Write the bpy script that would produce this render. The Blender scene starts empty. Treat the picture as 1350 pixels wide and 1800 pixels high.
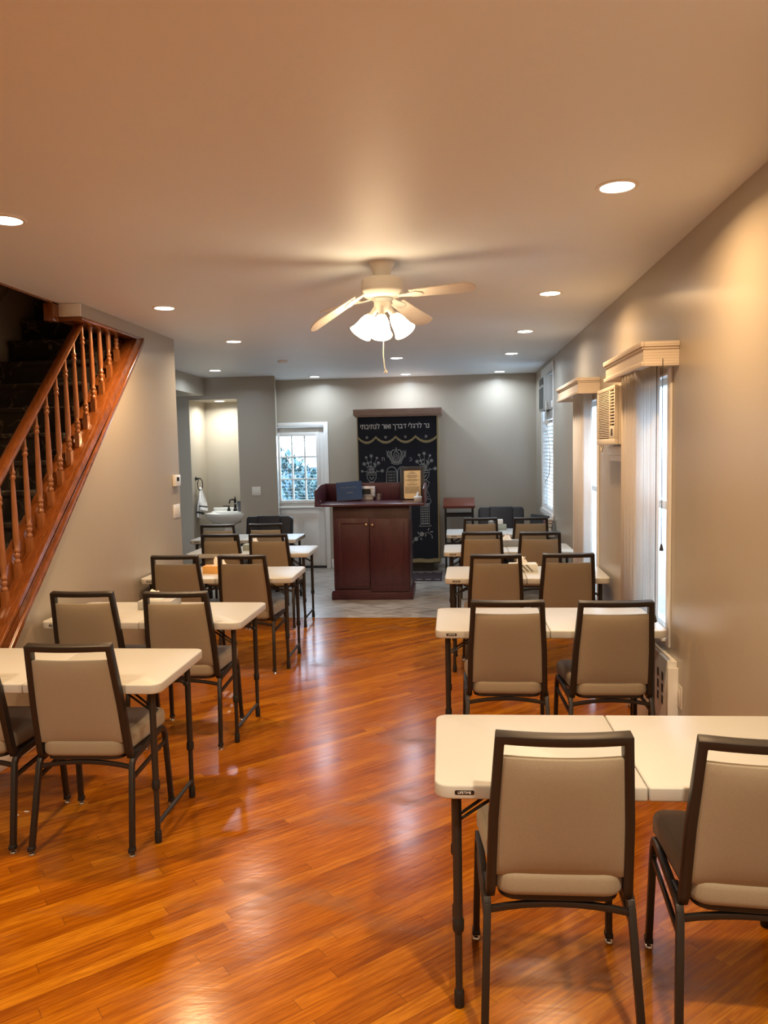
import bpy, bmesh, math, random
from mathutils import Vector, Matrix
random.seed(7)
R = math.radians
C = bpy.context.scene.collection
sc = bpy.context.scene

# ------------------------------------------------------------------ camera
CAM_H, PITCH, YAW, ROLL, FPX = 1.71369, 0.0802192, 0.0902353, -0.0208350, 1363.8
cy_, sy_ = math.cos(YAW), math.sin(YAW); cp_, sp_ = math.cos(PITCH), math.sin(PITCH)
fwd = Vector((-sy_*cp_, cy_*cp_, -sp_)); rgt = Vector((cy_, sy_, 0)); upv = rgt.cross(fwd)
cr_, sr_ = math.cos(ROLL), math.sin(ROLL)
r2 = rgt*cr_ + upv*sr_; u2 = upv*cr_ - rgt*sr_
cam = bpy.data.cameras.new('camera'); cam_o = bpy.data.objects.new('camera', cam); C.objects.link(cam_o)
cam.sensor_fit = 'VERTICAL'; cam.sensor_height = 36.0; cam.sensor_width = 27.0
cam.lens = FPX*36.0/1800.0; cam.clip_start = 0.05; cam.clip_end = 200
m = Matrix((r2, u2, -fwd)).transposed().to_4x4(); m.translation = (0, 0, CAM_H)
cam_o.matrix_world = m
sc.camera = cam_o

# ------------------------------------------------------------------ world, exposure, light levels
W = bpy.data.worlds.new('sky'); sc.world = W; W.use_nodes = True
bg = W.node_tree.nodes['Background']
bg.inputs[0].default_value = (0.60, 0.78, 1.0, 1); bg.inputs[1].default_value = 6.0
sc.view_settings.view_transform = 'Standard'; sc.view_settings.look = 'None'
sc.view_settings.gamma = 1.0; sc.view_settings.use_curve_mapping = False
sc.view_settings.exposure = 1.38
try:
    sc.cycles.use_denoising = True; sc.cycles.max_bounces = 8; sc.cycles.sample_clamp_indirect = 6.0
    sc.cycles.caustics_reflective = False; sc.cycles.caustics_refractive = False
except Exception: pass
WARM = (1.0, 0.63, 0.31); MID = (1.0, 0.80, 0.60); COOL = (0.80, 0.95, 1.12)
LAMP_W = 11.0
FAN_EMIT = 10.0

# ------------------------------------------------------------------ mesh helpers
class MB:
    def __init__(s): s.v = []; s.f = []; s.mi = []; s.cur = 0
    def add(s, vs, fs, M=None):
        b = len(s.v)
        s.v += [tuple(M @ Vector(p)) if M else tuple(p) for p in vs]
        s.f += [tuple(b+i for i in f) for f in fs]; s.mi += [s.cur]*len(fs); return s
    def box(s, x0, x1, y0, y1, z0, z1, M=None):
        v = [(x0,y0,z0),(x1,y0,z0),(x1,y1,z0),(x0,y1,z0),(x0,y0,z1),(x1,y0,z1),(x1,y1,z1),(x0,y1,z1)]
        return s.add(v, [(0,3,2,1),(4,5,6,7),(0,1,5,4),(1,2,6,5),(2,3,7,6),(3,0,4,7)], M)
    def cbox(s, c, d, M=None):
        return s.box(c[0]-d[0]/2, c[0]+d[0]/2, c[1]-d[1]/2, c[1]+d[1]/2, c[2]-d[2]/2, c[2]+d[2]/2, M)
    def prism(s, poly, a, b, axis='z', M=None):
        # polygon in the two other axes, extruded a..b
        def P(p, t):
            return {'x': (t, p[0], p[1]), 'y': (p[0], t, p[1]), 'z': (p[0], p[1], t)}[axis]
        n = len(poly); v = [P(p, a) for p in poly] + [P(p, b) for p in poly]
        f = [tuple(range(n))[::-1], tuple(range(n, 2*n))] + [(i, (i+1) % n, n+(i+1) % n, n+i) for i in range(n)]
        return s.add(v, f, M)
    def lathe(s, prof, n=20, M=None, cap=True):
        v = []; f = []
        for r, z in prof:
            for k in range(n):
                a = 2*math.pi*k/n; v.append((r*math.cos(a), r*math.sin(a), z))
        for i in range(len(prof)-1):
            for k in range(n):
                f.append((i*n+k, i*n+(k+1) % n, (i+1)*n+(k+1) % n, (i+1)*n+k))
        if cap:
            f.append(tuple(range(n))[::-1]); f.append(tuple((len(prof)-1)*n+k for k in range(n)))
        return s.add(v, f, M)
    def sweep(s, path, w, h, up, closed=False, M=None):
        P = [Vector(p) for p in path]; n = len(P); up = Vector(up).normalized(); v = []; f = []
        for i in range(n):
            a = P[i-1] if (i > 0 or closed) else None; b = P[(i+1) % n] if (i < n-1 or closed) else None
            d1 = (P[i]-a).normalized() if a is not None else None; d2 = (b-P[i]).normalized() if b is not None else None
            t = ((d1 or d2) + (d2 or d1)).normalized()
            side = t.cross(up)
            side = side.normalized() if side.length > 1e-6 else Vector((1,0,0))
            nn = side.cross(t).normalized()
            k = 1.0
            if d1 is not None and d2 is not None: k = 1/max(0.45, math.sqrt(max(0.0,(1+d1.dot(d2))/2)))
            for q, e in ((-1,-1),(1,-1),(1,1),(-1,1)):
                v.append(tuple(P[i] + side*(q*w/2*k) + nn*(e*h/2)))
        m_ = n if closed else n-1
        for i in range(m_):
            j = (i+1) % n
            for k in range(4): f.append((i*4+k, i*4+(k+1) % 4, j*4+(k+1) % 4, j*4+k))
        if not closed: f += [(3,2,1,0), tuple((n-1)*4+k for k in range(4))]
        return s.add(v, f, M)
    def tube(s, path, r, n=8, closed=False, M=None):
        P = [Vector(p) for p in path]; L = len(P); v = []; f = []; ref = None
        rs = r if isinstance(r, (list, tuple)) else [r]*L
        for i in range(L):
            a = P[i-1] if (i > 0 or closed) else P[i]; b = P[(i+1) % L] if (i < L-1 or closed) else P[i]
            t = (b-a).normalized()
            if ref is None:
                ref = t.orthogonal().normalized()
            ref = (ref - t*ref.dot(t)); ref = ref.normalized() if ref.length > 1e-6 else t.orthogonal().normalized()
            bi = t.cross(ref)
            for k in range(n):
                an = 2*math.pi*k/n; v.append(tuple(P[i] + (ref*math.cos(an)+bi*math.sin(an))*rs[i]))
        for i in range(L if closed else L-1):
            j = (i+1) % L
            for k in range(n): f.append((i*n+k, i*n+(k+1) % n, j*n+(k+1) % n, j*n+k))
        if not closed: f += [tuple(range(n))[::-1], tuple((L-1)*n+k for k in range(n))]
        return s.add(v, f, M)
    def build(s, name, mat, parent=None, bev=0.0, seg=2, smooth=35, loc=None, sub=0):
        me = bpy.data.meshes.new(name); me.from_pydata(s.v, [], s.f)
        mats = mat if isinstance(mat, list) else [mat]
        for q in mats: me.materials.append(q)
        bm = bmesh.new(); bm.from_mesh(me)
        bm.faces.ensure_lookup_table()
        for i, fc in enumerate(bm.faces): fc.material_index = s.mi[i]
        bmesh.ops.recalc_face_normals(bm, faces=bm.faces)
        if bev > 0:
            ed = [e for e in bm.edges if len(e.link_faces) == 2 and e.calc_face_angle(0) > R(28)]
            bmesh.ops.bevel(bm, geom=ed, offset=bev, segments=seg, profile=0.5, affect='EDGES', clamp_overlap=True)
        bm.to_mesh(me); bm.free()
        for p in me.polygons: p.use_smooth = True
        me.set_sharp_from_angle(angle=R(smooth))
        o = bpy.data.objects.new(name, me); C.objects.link(o)
        if parent is not None: o.parent = parent
        if loc is not None: o.location = loc
        return o

def rounded(x0, x1, y0, y1, r, n=5):
    out = []
    for cx, cy, a0 in ((x1-r, y1-r, 0), (x0+r, y1-r, 90), (x0+r, y0+r, 180), (x1-r, y0+r, 270)):
        for k in range(n+1):
            a = R(a0 + 90*k/n); out.append((cx+r*math.cos(a), cy+r*math.sin(a)))
    return out
def T(x, y, z, rz=0, rx=0, ry=0):
    return Matrix.Translation((x, y, z)) @ Matrix.Rotation(rz, 4, 'Z') @ Matrix.Rotation(ry, 4, 'Y') @ Matrix.Rotation(rx, 4, 'X')
def tag(o, label, cat, group=None):
    o['label'] = label; o['category'] = cat
    if group: o['group'] = group
    return o
def thing(name, label, cat, loc=(0,0,0), rz=0, group=None):
    o = bpy.data.objects.new(name, None); C.objects.link(o); o.location = loc; o.rotation_euler = (0,0,rz)
    o.empty_display_size = 0.1
    return tag(o, label, cat, group)
def struct(o): o['kind'] = 'structure'; return o
def copy_tree(o, parent=None):
    c = o.copy(); C.objects.link(c)
    if parent is not None: c.parent = parent
    for ch in list(o.children): copy_tree(ch, c)
    return c
def glyph(ch, ext, bold):     # outline of one letter, each contour filled by itself, with an optional stitched edge
    from mathutils.geometry import interpolate_bezier, tessellate_polygon
    cu = bpy.data.curves.new('t', 'FONT'); cu.body = ch; cu.size = 1.0
    to = bpy.data.objects.new('t', cu); C.objects.link(to); bpy.context.view_layer.update()
    cv = to.to_curve(bpy.context.evaluated_depsgraph_get()); mb = MB()
    for sp in cv.splines:
        bp = sp.bezier_points; pts = []; n = len(bp)
        for i in range(n):
            a, b = bp[i], bp[(i+1) % n]
            seg = interpolate_bezier(a.co, a.handle_right, b.handle_left, b.co, 6) if (a.handle_right-a.co).length+(b.handle_left-b.co).length > 1e-4 else [a.co, b.co]
            for q in seg[:-1]:
                if not pts or (Vector(q)-pts[-1]).length > 0.004: pts.append(Vector((q[0], q[1], 0)))
        if len(pts) < 3: continue
        if (pts[0]-pts[-1]).length < 0.004: pts.pop()
        tri = tessellate_polygon([pts]); m_ = len(pts)
        v = [(p.x, p.y, ext) for p in pts] + [(p.x, p.y, -ext) for p in pts]
        mb.add(v, [tuple(t_) for t_ in tri] + [tuple(m_+i for i in t_) for t_ in tri] + [(i, (i+1) % m_, m_+(i+1) % m_, m_+i) for i in range(m_)])
        if bold: mb.tube(pts, bold, 5, True)
    to.to_curve_clear(); bpy.data.objects.remove(to); bpy.data.curves.remove(cu)
    return mb.v, mb.f
def text_mesh(body, size, name, mat, parent, loc, rot=(R(90),0,0), ext=0.0008, xs=1.0, bold=0.0, gap=0.07):
    V = []; F = []; x = 0.0; cache = {}
    for ch in body:            # letters are set one after another, left to right
        if ch == ' ': x += 0.26; continue
        if ch not in cache: cache[ch] = glyph(ch, ext/size, bold)
        vs, fs = cache[ch]; x0 = min(v[0] for v in vs); x1 = max(v[0] for v in vs); b = len(V)
        V += [(v[0]-x0+x, v[1], v[2]) for v in vs]; F += [tuple(b+i for i in f) for f in fs]; x += x1-x0+gap
    w = x-gap; me = bpy.data.meshes.new(name)
    me.from_pydata([((v[0]-w/2)*size, (v[1]-0.33)*size, v[2]*size) for v in V], [], F); me.materials.append(mat)
    o = bpy.data.objects.new(name, me); C.objects.link(o); o.parent = parent; o.location = loc
    o.rotation_euler = rot; o.scale = (xs, 1, 1)
    return o

# ------------------------------------------------------------------ materials
def srgb(r, g, b):
    f = lambda c: (c/255/12.92 if c/255 <= 0.04045 else ((c/255+0.055)/1.055)**2.4)
    return (f(r), f(g), f(b), 1)
class NT:
    def __init__(s, name):
        s.m = bpy.data.materials.new(name); s.m.use_nodes = True; s.t = s.m.node_tree
        s.b = s.t.nodes['Principled BSDF']; s.out = s.t.nodes['Material Output']
    def n(s, typ, **kw):
        x = s.t.nodes.new(typ)
        for k, v in kw.items(): setattr(x, k, v)
        return x
    def l(s, a, b): s.t.links.new(a, b)
    def val(s, sock, v):
        if hasattr(v, 'node'): s.l(v, sock)
        else: sock.default_value = v
    def math(s, op, a, b=0.0, c=0.0):
        x = s.n('ShaderNodeMath', operation=op); s.val(x.inputs[0], a); s.val(x.inputs[1], b)
        s.val(x.inputs[2], c); return x.outputs[0]
    def mix(s, f, a, b, mode='MIX'):
        x = s.n('ShaderNodeMix', data_type='RGBA', blend_type=mode); s.val(x.inputs[0], f); s.val(x.inputs[6], a); s.val(x.inputs[7], b)
        return x.outputs[2]
    def ramp(s, f, stops):
        x = s.n('ShaderNodeValToRGB'); s.l(f, x.inputs[0]); e = x.color_ramp.elements
        while len(e) < len(stops): e.new(0.5)
        for i, (p, c) in enumerate(stops): e[i].position = p; e[i].color = c
        return x.outputs[0]
    def noise(s, vec, scale, detail=3.0, rough=0.5):
        x = s.n('ShaderNodeTexNoise'); x.inputs['Scale'].default_value = scale; x.inputs['Detail'].default_value = detail
        x.inputs['Roughness'].default_value = rough
        if vec is not None: s.l(vec, x.inputs['Vector'])
        return x.outputs[0]
    def pos(s, loc=(0,0,0), rz=0.0, scale=(1,1,1), obj=True):
        tc = s.n('ShaderNodeTexCoord'); mp = s.n('ShaderNodeMapping')
        mp.inputs['Location'].default_value = loc; mp.inputs['Rotation'].default_value = (0,0,rz); mp.inputs['Scale'].default_value = scale
        s.l(tc.outputs['Object'], mp.inputs['Vector']); return mp.outputs[0]
    def bump(s, h, strength=0.3, dist=0.002):
        x = s.n('ShaderNodeBump'); x.inputs['Strength'].default_value = strength; x.inputs['Distance'].default_value = dist
        s.l(h, x.inputs['Height']); s.l(x.outputs[0], s.b.inputs['Normal'])
    def set(s, **kw):
        for k, v in kw.items(): s.val(s.b.inputs[k.replace('_', ' ')], v)
        return s
def simple(name, col, rough=0.5, metal=0.0, var=0.0, scale=8.0, bump=0.0, bscale=200, **kw):
    t = NT(name); p = t.pos()
    if var:
        f = t.noise(p, scale); c0 = tuple(max(0, x*(1-var)) for x in col[:3])+(1,); c1 = tuple(min(1, x*(1+var)) for x in col[:3])+(1,)
        t.set(Base_Color=t.mix(f, c0, c1))
    else: t.set(Base_Color=col)
    t.set(Roughness=rough, Metallic=metal)
    if bump: t.bump(t.noise(p, bscale, 2), bump)
    for k, v in kw.items(): t.set(**{k: v})
    return t.m
def wood(name, c0, c1, rough=0.3, scale=3.0, stretch=(1,1,12), coat=0.0):
    t = NT(name); p = t.pos(scale=stretch)
    a = t.noise(p, scale*4, 5, 0.6); b = t.noise(t.pos(scale=tuple(x*6 for x in stretch)), scale*6, 3)
    f = t.math('ADD', t.math('MULTIPLY', a, 0.65), t.math('MULTIPLY', b, 0.35))
    t.set(Base_Color=t.ramp(f, [(0.3, c0), (0.7, c1)]), Roughness=rough)
    if coat: t.set(Coat_Weight=coat, Coat_Roughness=0.15)
    t.bump(b, 0.05); return t.m
M = {}
M['wall'] = simple('wall_paint', (0.41, 0.365, 0.295, 1), 0.30, var=0.03, scale=1.5, bump=0.03, bscale=60)
M['ceil'] = simple('ceiling_paint', (0.80, 0.86, 0.91, 1), 0.5, var=0.02, scale=1.0)
M['white'] = simple('white_trim_paint', (0.80, 0.79, 0.76, 1), 0.35, var=0.02)
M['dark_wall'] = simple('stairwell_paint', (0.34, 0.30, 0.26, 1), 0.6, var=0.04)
M['plastic'] = simple('white_table_plastic', (0.52, 0.52, 0.49, 1), 0.38, var=0.03, scale=5, bump=0.04, bscale=300)
M['bronze'] = simple('dark_bronze_powder_coat', (0.019, 0.014, 0.011, 1), 0.45, 0.1, var=0.1, scale=30)
M['legmetal'] = simple('grey_brown_powder_coat', (0.030, 0.026, 0.023, 1), 0.42, 0.2, var=0.1, scale=30)
M['rubber'] = simple('black_rubber', (0.012, 0.011, 0.010, 1), 0.6, var=0.1)
M['chrome'] = simple('chrome', (0.8, 0.8, 0.8, 1), 0.15, 1.0)
M['badge'] = simple('black_badge', (0.01, 0.01, 0.01, 1), 0.3)
M['ink'] = simple('white_lettering', (0.8, 0.8, 0.78, 1), 0.5)
def fabric(name, c):
    t = NT(name); p = t.pos()
    wv = t.n('ShaderNodeTexWave', wave_type='BANDS', bands_direction='X'); wv.inputs['Scale'].default_value = 160; wv.inputs['Distortion'].default_value = 2; t.l(p, wv.inputs['Vector'])
    wz = t.n('ShaderNodeTexWave', wave_type='BANDS', bands_direction='Z'); wz.inputs['Scale'].default_value = 160; wz.inputs['Distortion'].default_value = 2; t.l(p, wz.inputs['Vector'])
    f = t.math('MULTIPLY', t.math('ADD', wv.outputs[1], wz.outputs[1]), 0.5)
    nz = t.noise(p, 350, 2); f2 = t.math('ADD', t.math('MULTIPLY', f, 0.5), t.math('MULTIPLY', nz, 0.5))
    t.set(Base_Color=t.ramp(f2, [(0.25, tuple(x*0.78 for x in c[:3])+(1,)), (0.75, tuple(x*1.18 for x in c[:3])+(1,))]), Roughness=0.85)
    t.set(Sheen_Weight=0.15); t.bump(f2, 0.25, 0.001); return t.m
M['taupe'] = fabric('taupe_woven_upholstery', (0.30, 0.248, 0.175, 1))
M['oak'] = wood('varnished_oak', srgb(84, 44, 18), srgb(146, 84, 38), 0.22, 3.0, (10, 1.2, 1.2), 0.6)
M['oakv'] = wood('varnished_oak_turned', srgb(112, 66, 32), srgb(166, 104, 56), 0.28, 3.0, (12, 12, 1.0), 0.4)
M['cherry'] = wood('dark_cherry_veneer', srgb(54, 23, 29), srgb(84, 39, 46), 0.34, 2.0, (8, 8, 0.8), 0.1)
M['standwood'] = wood('red_brown_laminate', srgb(96, 46, 34), srgb(130, 70, 52), 0.35, 2.0, (1, 8, 8))
M['cornice'] = wood('taupe_brown_cornice_wood', srgb(150, 120, 104), srgb(174, 146, 128), 0.4, 2.0, (1, 8, 8))
M['arkside'] = wood('pale_ark_side_wood', srgb(140, 120, 90), srgb(170, 146, 112), 0.45, 2.0, (8, 8, 1))
M['arkbase'] = simple('dark_brown_ark_base', (0.035, 0.026, 0.02, 1), 0.5, var=0.2)
M['leather'] = simple('navy_black_leather', (0.0065, 0.0075, 0.012, 1), 0.5, var=0.2, scale=20, bump=0.25, bscale=180)
M['mesh'] = simple('black_mesh_back', (0.014, 0.014, 0.014, 1), 0.6, bump=0.3, bscale=500)
M['velvet'] = simple('midnight_velvet', (0.0065, 0.007, 0.012, 1), 0.9, var=0.25, scale=6, bump=0.1, bscale=300)
M['velvet'].node_tree.nodes['Principled BSDF'].inputs['Sheen Weight'].default_value = 0.08
M['silver'] = simple('silver_thread', (0.29, 0.29, 0.27, 1), 0.6, 0.2, var=0.25, scale=200)
M['letter'] = simple('pale_silver_lettering', (0.62, 0.60, 0.53, 1), 0.6)
M['gold'] = simple('antique_gold_fringe', (0.30, 0.235, 0.11, 1), 0.75, 0.1, var=0.3, scale=120, bump=0.4, bscale=400)
M['rug'] = simple('wine_runner_rug', (0.035, 0.016, 0.018, 1), 0.95, var=0.4, scale=40, bump=0.5, bscale=300)
M['fringe'] = simple('grey_rug_fringe', (0.3, 0.27, 0.25, 1), 0.9, var=0.3, scale=60)
M['porcelain'] = simple('white_porcelain', (0.78, 0.79, 0.77, 1), 0.12)
M['oilbronze'] = simple('oil_rubbed_bronze', (0.02, 0.018, 0.016, 1), 0.3, 0.6)
M['towel'] = simple('white_terry', (0.75, 0.75, 0.74, 1), 0.95, bump=0.6, bscale=250)
M['stripe'] = simple('charcoal_towel_stripe', (0.04, 0.042, 0.045, 1), 0.95)
M['cup'] = simple('slate_grey_plastic_cup', (0.09, 0.09, 0.11, 1), 0.3)
M['acplastic'] = simple('cream_ac_plastic', (0.72, 0.66, 0.55, 1), 0.45, var=0.03)
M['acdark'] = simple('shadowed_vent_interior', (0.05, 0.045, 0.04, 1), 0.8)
M['acgrey'] = simple('grey_ac_plastic', (0.40, 0.41, 0.39, 1), 0.5, var=0.03)
M['acgrille'] = simple('dark_grey_ac_grille', (0.09, 0.10, 0.09, 1), 0.6, bump=0.3, bscale=300)
M['cord'] = simple('beige_cord', (0.55, 0.52, 0.47, 1), 0.5)
M['switch'] = simple('ivory_switch_plastic', (0.76, 0.73, 0.66, 1), 0.35)
M['lcd'] = simple('dark_lcd', (0.03, 0.035, 0.03, 1), 0.15)
M['tissue'] = simple('white_tissue_paper', (0.86, 0.85, 0.83, 1), 0.9, bump=0.2, bscale=60)
M['boxgrey'] = simple('grey_patterned_tissue_box', (0.42, 0.42, 0.41, 1), 0.5, var=0.35, scale=14)
M['boxslate'] = simple('dark_grey_tissue_box', (0.22, 0.22, 0.21, 1), 0.5, var=0.3, scale=14)
M['boxgreen'] = simple('sage_tissue_box', (0.33, 0.37, 0.32, 1), 0.5, var=0.15, scale=10)
M['boxorange'] = simple('orange_tissue_box', (0.68, 0.36, 0.10, 1), 0.5, var=0.25, scale=8)
M['boxwhite'] = simple('white_card_box', (0.74, 0.76, 0.74, 1), 0.5, var=0.05)
M['bluebook'] = simple('blue_book_cover', (0.014, 0.044, 0.11, 1), 0.6, var=0.15, scale=10)
M['page'] = simple('book_pages', (0.55, 0.52, 0.45, 1), 0.8)
M['redbook'] = simple('red_book_cover', (0.22, 0.05, 0.045, 1), 0.5, var=0.1)
M['blackbook'] = simple('black_book_cover', (0.02, 0.02, 0.02, 1), 0.5)
M['silverp'] = simple('silver_plastic', (0.55, 0.56, 0.58, 1), 0.3, 0.5)
M['plaque'] = simple('brass_plaque', (0.72, 0.50, 0.24, 1), 0.4, 0.25, var=0.06, scale=6)
M['plaqueink'] = simple('engraved_dark_lines', (0.09, 0.06, 0.03, 1), 0.6)
M['blackwood'] = simple('black_lacquer_frame', (0.022, 0.019, 0.018, 1), 0.3)
M['blackmetal'] = simple('black_metal', (0.014, 0.014, 0.015, 1), 0.4, 0.4)
M['brass'] = simple('brass_knob', (0.55, 0.45, 0.34, 1), 0.25, 1.0)
M['fanwhite'] = simple('white_fan_enamel', (0.78, 0.75, 0.69, 1), 0.35)
M['blade'] = wood('whitewashed_fan_blade', (0.66, 0.60, 0.52, 1), (0.74, 0.69, 0.61, 1), 0.45, 2.0, (1, 10, 10))
M['siding'] = simple('pale_house_siding', (0.55, 0.58, 0.62, 1), 0.7, var=0.05)
M['grass'] = simple('concrete_yard', (0.22, 0.22, 0.22, 1), 0.95, var=0.5, scale=9)
M['leafm'] = simple('green_leaves', (0.022, 0.075, 0.080, 1), 0.7, var=0.6, scale=14)
M['fencew'] = simple('blue_grey_fence_paint', (0.05, 0.11, 0.19, 1), 0.7, var=0.1)
M['roof'] = simple('pale_roof_shingle', (0.5, 0.5, 0.5, 1), 0.8, var=0.2)
t = NT('valance_fabric'); p = t.pos()
w_ = t.n('ShaderNodeTexWave', wave_type='BANDS', bands_direction='Z'); w_.inputs['Scale'].default_value = 22; t.l(p, w_.inputs['Vector'])
t.set(Base_Color=t.mix(w_.outputs[1], (0.66, 0.58, 0.50, 1), (0.78, 0.72, 0.64, 1)), Roughness=0.6); M['valance'] = t.m
t = NT('translucent_vane'); t.set(Base_Color=(0.84, 0.79, 0.73, 1), Roughness=0.6)
tr = t.n('ShaderNodeBsdfTranslucent'); tr.inputs[0].default_value = (0.82, 0.78, 0.72, 1)
mx = t.n('ShaderNodeMixShader'); mx.inputs[0].default_value = 0.28
t.l(t.b.outputs[0], mx.inputs[1]); t.l(tr.outputs[0], mx.inputs[2]); t.l(mx.outputs[0], t.out.inputs[0]); M['vane'] = t.m
def glass(name, base=0.03):
    t = NT(name); g = t.n('ShaderNodeBsdfGlossy'); g.inputs['Roughness'].default_value = 0.02
    tr = t.n('ShaderNodeBsdfTransparent'); tr.inputs[0].default_value = (0.96, 0.98, 0.98, 1)
    lw = t.n('ShaderNodeLayerWeight'); lw.inputs[0].default_value = 0.5; fr_ = t.math('MULTIPLY_ADD', t.math('POWER', lw.outputs[1], 5.0), 0.35, base)
    mx = t.n('ShaderNodeMixShader'); t.l(fr_, mx.inputs[0]); t.l(tr.outputs[0], mx.inputs[1]); t.l(g.outputs[0], mx.inputs[2]); t.l(mx.outputs[0], t.out.inputs[0])
    return t.m
M['glass'] = glass('clear_window_glass')
def emit(name, col, st):
    t = NT(name); e = t.n('ShaderNodeEmission'); e.inputs[0].default_value = (*col, 1); e.inputs[1].default_value = st
    t.l(e.outputs[0], t.out.inputs[0]); return t.m
M['lens_warm'] = emit('warm_lamp_lens', (1.0, 0.90, 0.75), 6)
M['lens_mid'] = emit('neutral_lamp_lens', (1.0, 0.96, 0.88), 6)
M['lens_cool'] = emit('cool_lamp_lens', (0.96, 0.98, 1.0), 6)
M['fanglass'] = emit('lit_frosted_fan_glass', (1.0, 0.74, 0.44), FAN_EMIT)
M['fanglass_b'] = emit('softly_lit_frosted_fan_glass', (1.0, 0.74, 0.44), FAN_EMIT*0.5)

# hardwood strip floor, laid diagonally
def floor_mat():
    t = NT('oak_strip_floor'); p = t.pos(rz=R(-41))
    sx = t.n('ShaderNodeSeparateXYZ'); t.l(p, sx.inputs[0]); u, v = sx.outputs[0], sx.outputs[1]
    vr = t.math('DIVIDE', v, 0.057); row = t.math('FLOOR', vr); fv = t.math('FRACT', vr)
    wn = t.n('ShaderNodeTexWhiteNoise', noise_dimensions='1D'); t.l(row, wn.inputs['W'])
    ur = t.math('ADD', t.math('DIVIDE', u, 1.05), t.math('MULTIPLY', wn.outputs[0], 7.3)); col = t.math('FLOOR', ur); fu = t.math('FRACT', ur)
    cb = t.n('ShaderNodeCombineXYZ'); t.l(row, cb.inputs[0]); t.l(col, cb.inputs[1])
    w2 = t.n('ShaderNodeTexWhiteNoise', noise_dimensions='2D'); t.l(cb.outputs[0], w2.inputs['Vector'])
    rnd = w2.outputs[0]
    g = t.n('ShaderNodeCombineXYZ'); t.l(t.math('ADD', t.math('MULTIPLY', u, 2.2), t.math('MULTIPLY', rnd, 40)), g.inputs[0]); t.l(t.math('MULTIPLY', v, 34), g.inputs[1]); t.l(t.math('MULTIPLY', rnd, 9), g.inputs[2])
    grain = t.noise(g.outputs[0], 2.2, 6, 0.65)
    g2 = t.n('ShaderNodeCombineXYZ'); t.l(t.math('MULTIPLY', u, 6), g2.inputs[0]); t.l(t.math('MULTIPLY', v, 220), g2.inputs[1])
    fine = t.noise(g2.outputs[0], 2.0, 3, 0.6)
    base = t.ramp(rnd, [(0.0, srgb(154, 86, 12)), (0.3, srgb(172, 101, 14)), (0.75, srgb(180, 108, 17)), (1.0, srgb(197, 127, 26))])
    dark = t.mix(1.0, base, (0.60, 0.49, 0.42, 1), 'MULTIPLY')
    c = t.mix(t.ramp(grain, [(0.40, (0,0,0,1)), (0.62, (1,1,1,1))]), dark, base)
    c = t.mix(t.math('MULTIPLY', t.ramp(fine, [(0.38, (1,1,1,1)), (0.52, (0,0,0,1))]), 0.5), c, dark)
    # worn greyish traffic patches
    wp = t.pos(rz=R(-41), scale=(0.8, 1.8, 1)); wear = t.ramp(t.noise(wp, 1.1, 4, 0.6), [(0.58, (0,0,0,1)), (0.70, (1,1,1,1))])
    c = t.mix(t.math('MULTIPLY', wear, 0.45), c, srgb(120, 88, 56))
    e1 = t.math('LESS_THAN', fv, 0.025); e2 = t.math('LESS_THAN', fu, 0.0022)
    edge = t.math('MAXIMUM', e1, e2)
    c = t.mix(t.math('MULTIPLY', edge, 0.55), c, (0.05, 0.02, 0.008, 1))
    t.set(Base_Color=c)
    rr = t.noise(t.pos(rz=R(-41), scale=(3, 9, 1)), 3, 4, 0.6)
    ro = t.math('ADD', t.math('MULTIPLY', rr, 0.14), 0.12); ro = t.math('ADD', ro, t.math('MULTIPLY', wear, 0.12))
    t.set(Roughness=ro, IOR=1.34)
    h = t.math('SUBTRACT', t.math('MULTIPLY', rr, 0.6), t.math('MULTIPLY', edge, 0.5))
    t.bump(t.math('ADD', h, t.math('MULTIPLY', t.noise(t.pos(rz=R(-41), scale=(1, 4, 1)), 14, 2), 0.5)), 0.12, 0.004)
    return t.m
M['floor'] = floor_mat()
def tile_mat(name, rz, size, loc=(0,0,0)):
    t = NT(name); p = t.pos(rz=rz, loc=loc); sx = t.n('ShaderNodeSeparateXYZ'); t.l(p, sx.inputs[0])
    a = t.math('DIVIDE', sx.outputs[0], size); b = t.math('DIVIDE', sx.outputs[1], size)
    cb = t.n('ShaderNodeCombineXYZ'); t.l(t.math('FLOOR', a), cb.inputs[0]); t.l(t.math('FLOOR', b), cb.inputs[1])
    w = t.n('ShaderNodeTexWhiteNoise', noise_dimensions='2D'); t.l(cb.outputs[0], w.inputs['Vector'])
    n1 = t.noise(t.pos(scale=(1.5, 5, 1), rz=R(20)), 3.2, 6, 0.65)
    c = t.ramp(n1, [(0.32, srgb(100, 90, 80)), (0.5, srgb(164, 153, 141)), (0.68, srgb(200, 192, 182))])
    c = t.mix(0.35, c, t.ramp(w.outputs[0], [(0, srgb(146, 134, 122)), (1, srgb(190, 182, 172))]))
    fa = t.math('FRACT', a); fb = t.math('FRACT', b)
    g = t.math('MAXIMUM', t.math('LESS_THAN', fa, 0.026), t.math('LESS_THAN', fb, 0.026))
    c = t.mix(g, c, srgb(78, 70, 64)) if rz else t.mix(g, c, srgb(190, 182, 170))
    t.set(Base_Color=c, Roughness=t.math('ADD', t.math('MULTIPLY', n1, 0.2), 0.22))
    t.bump(t.math('SUBTRACT', n1, g), 0.15, 0.003); return t.m
M['tile'] = tile_mat('slate_floor_tile', R(45), 0.33)
M['tileb'] = tile_mat('slate_border_tile', 0.0, 0.33, (0.115, 0.17, 0))
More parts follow.
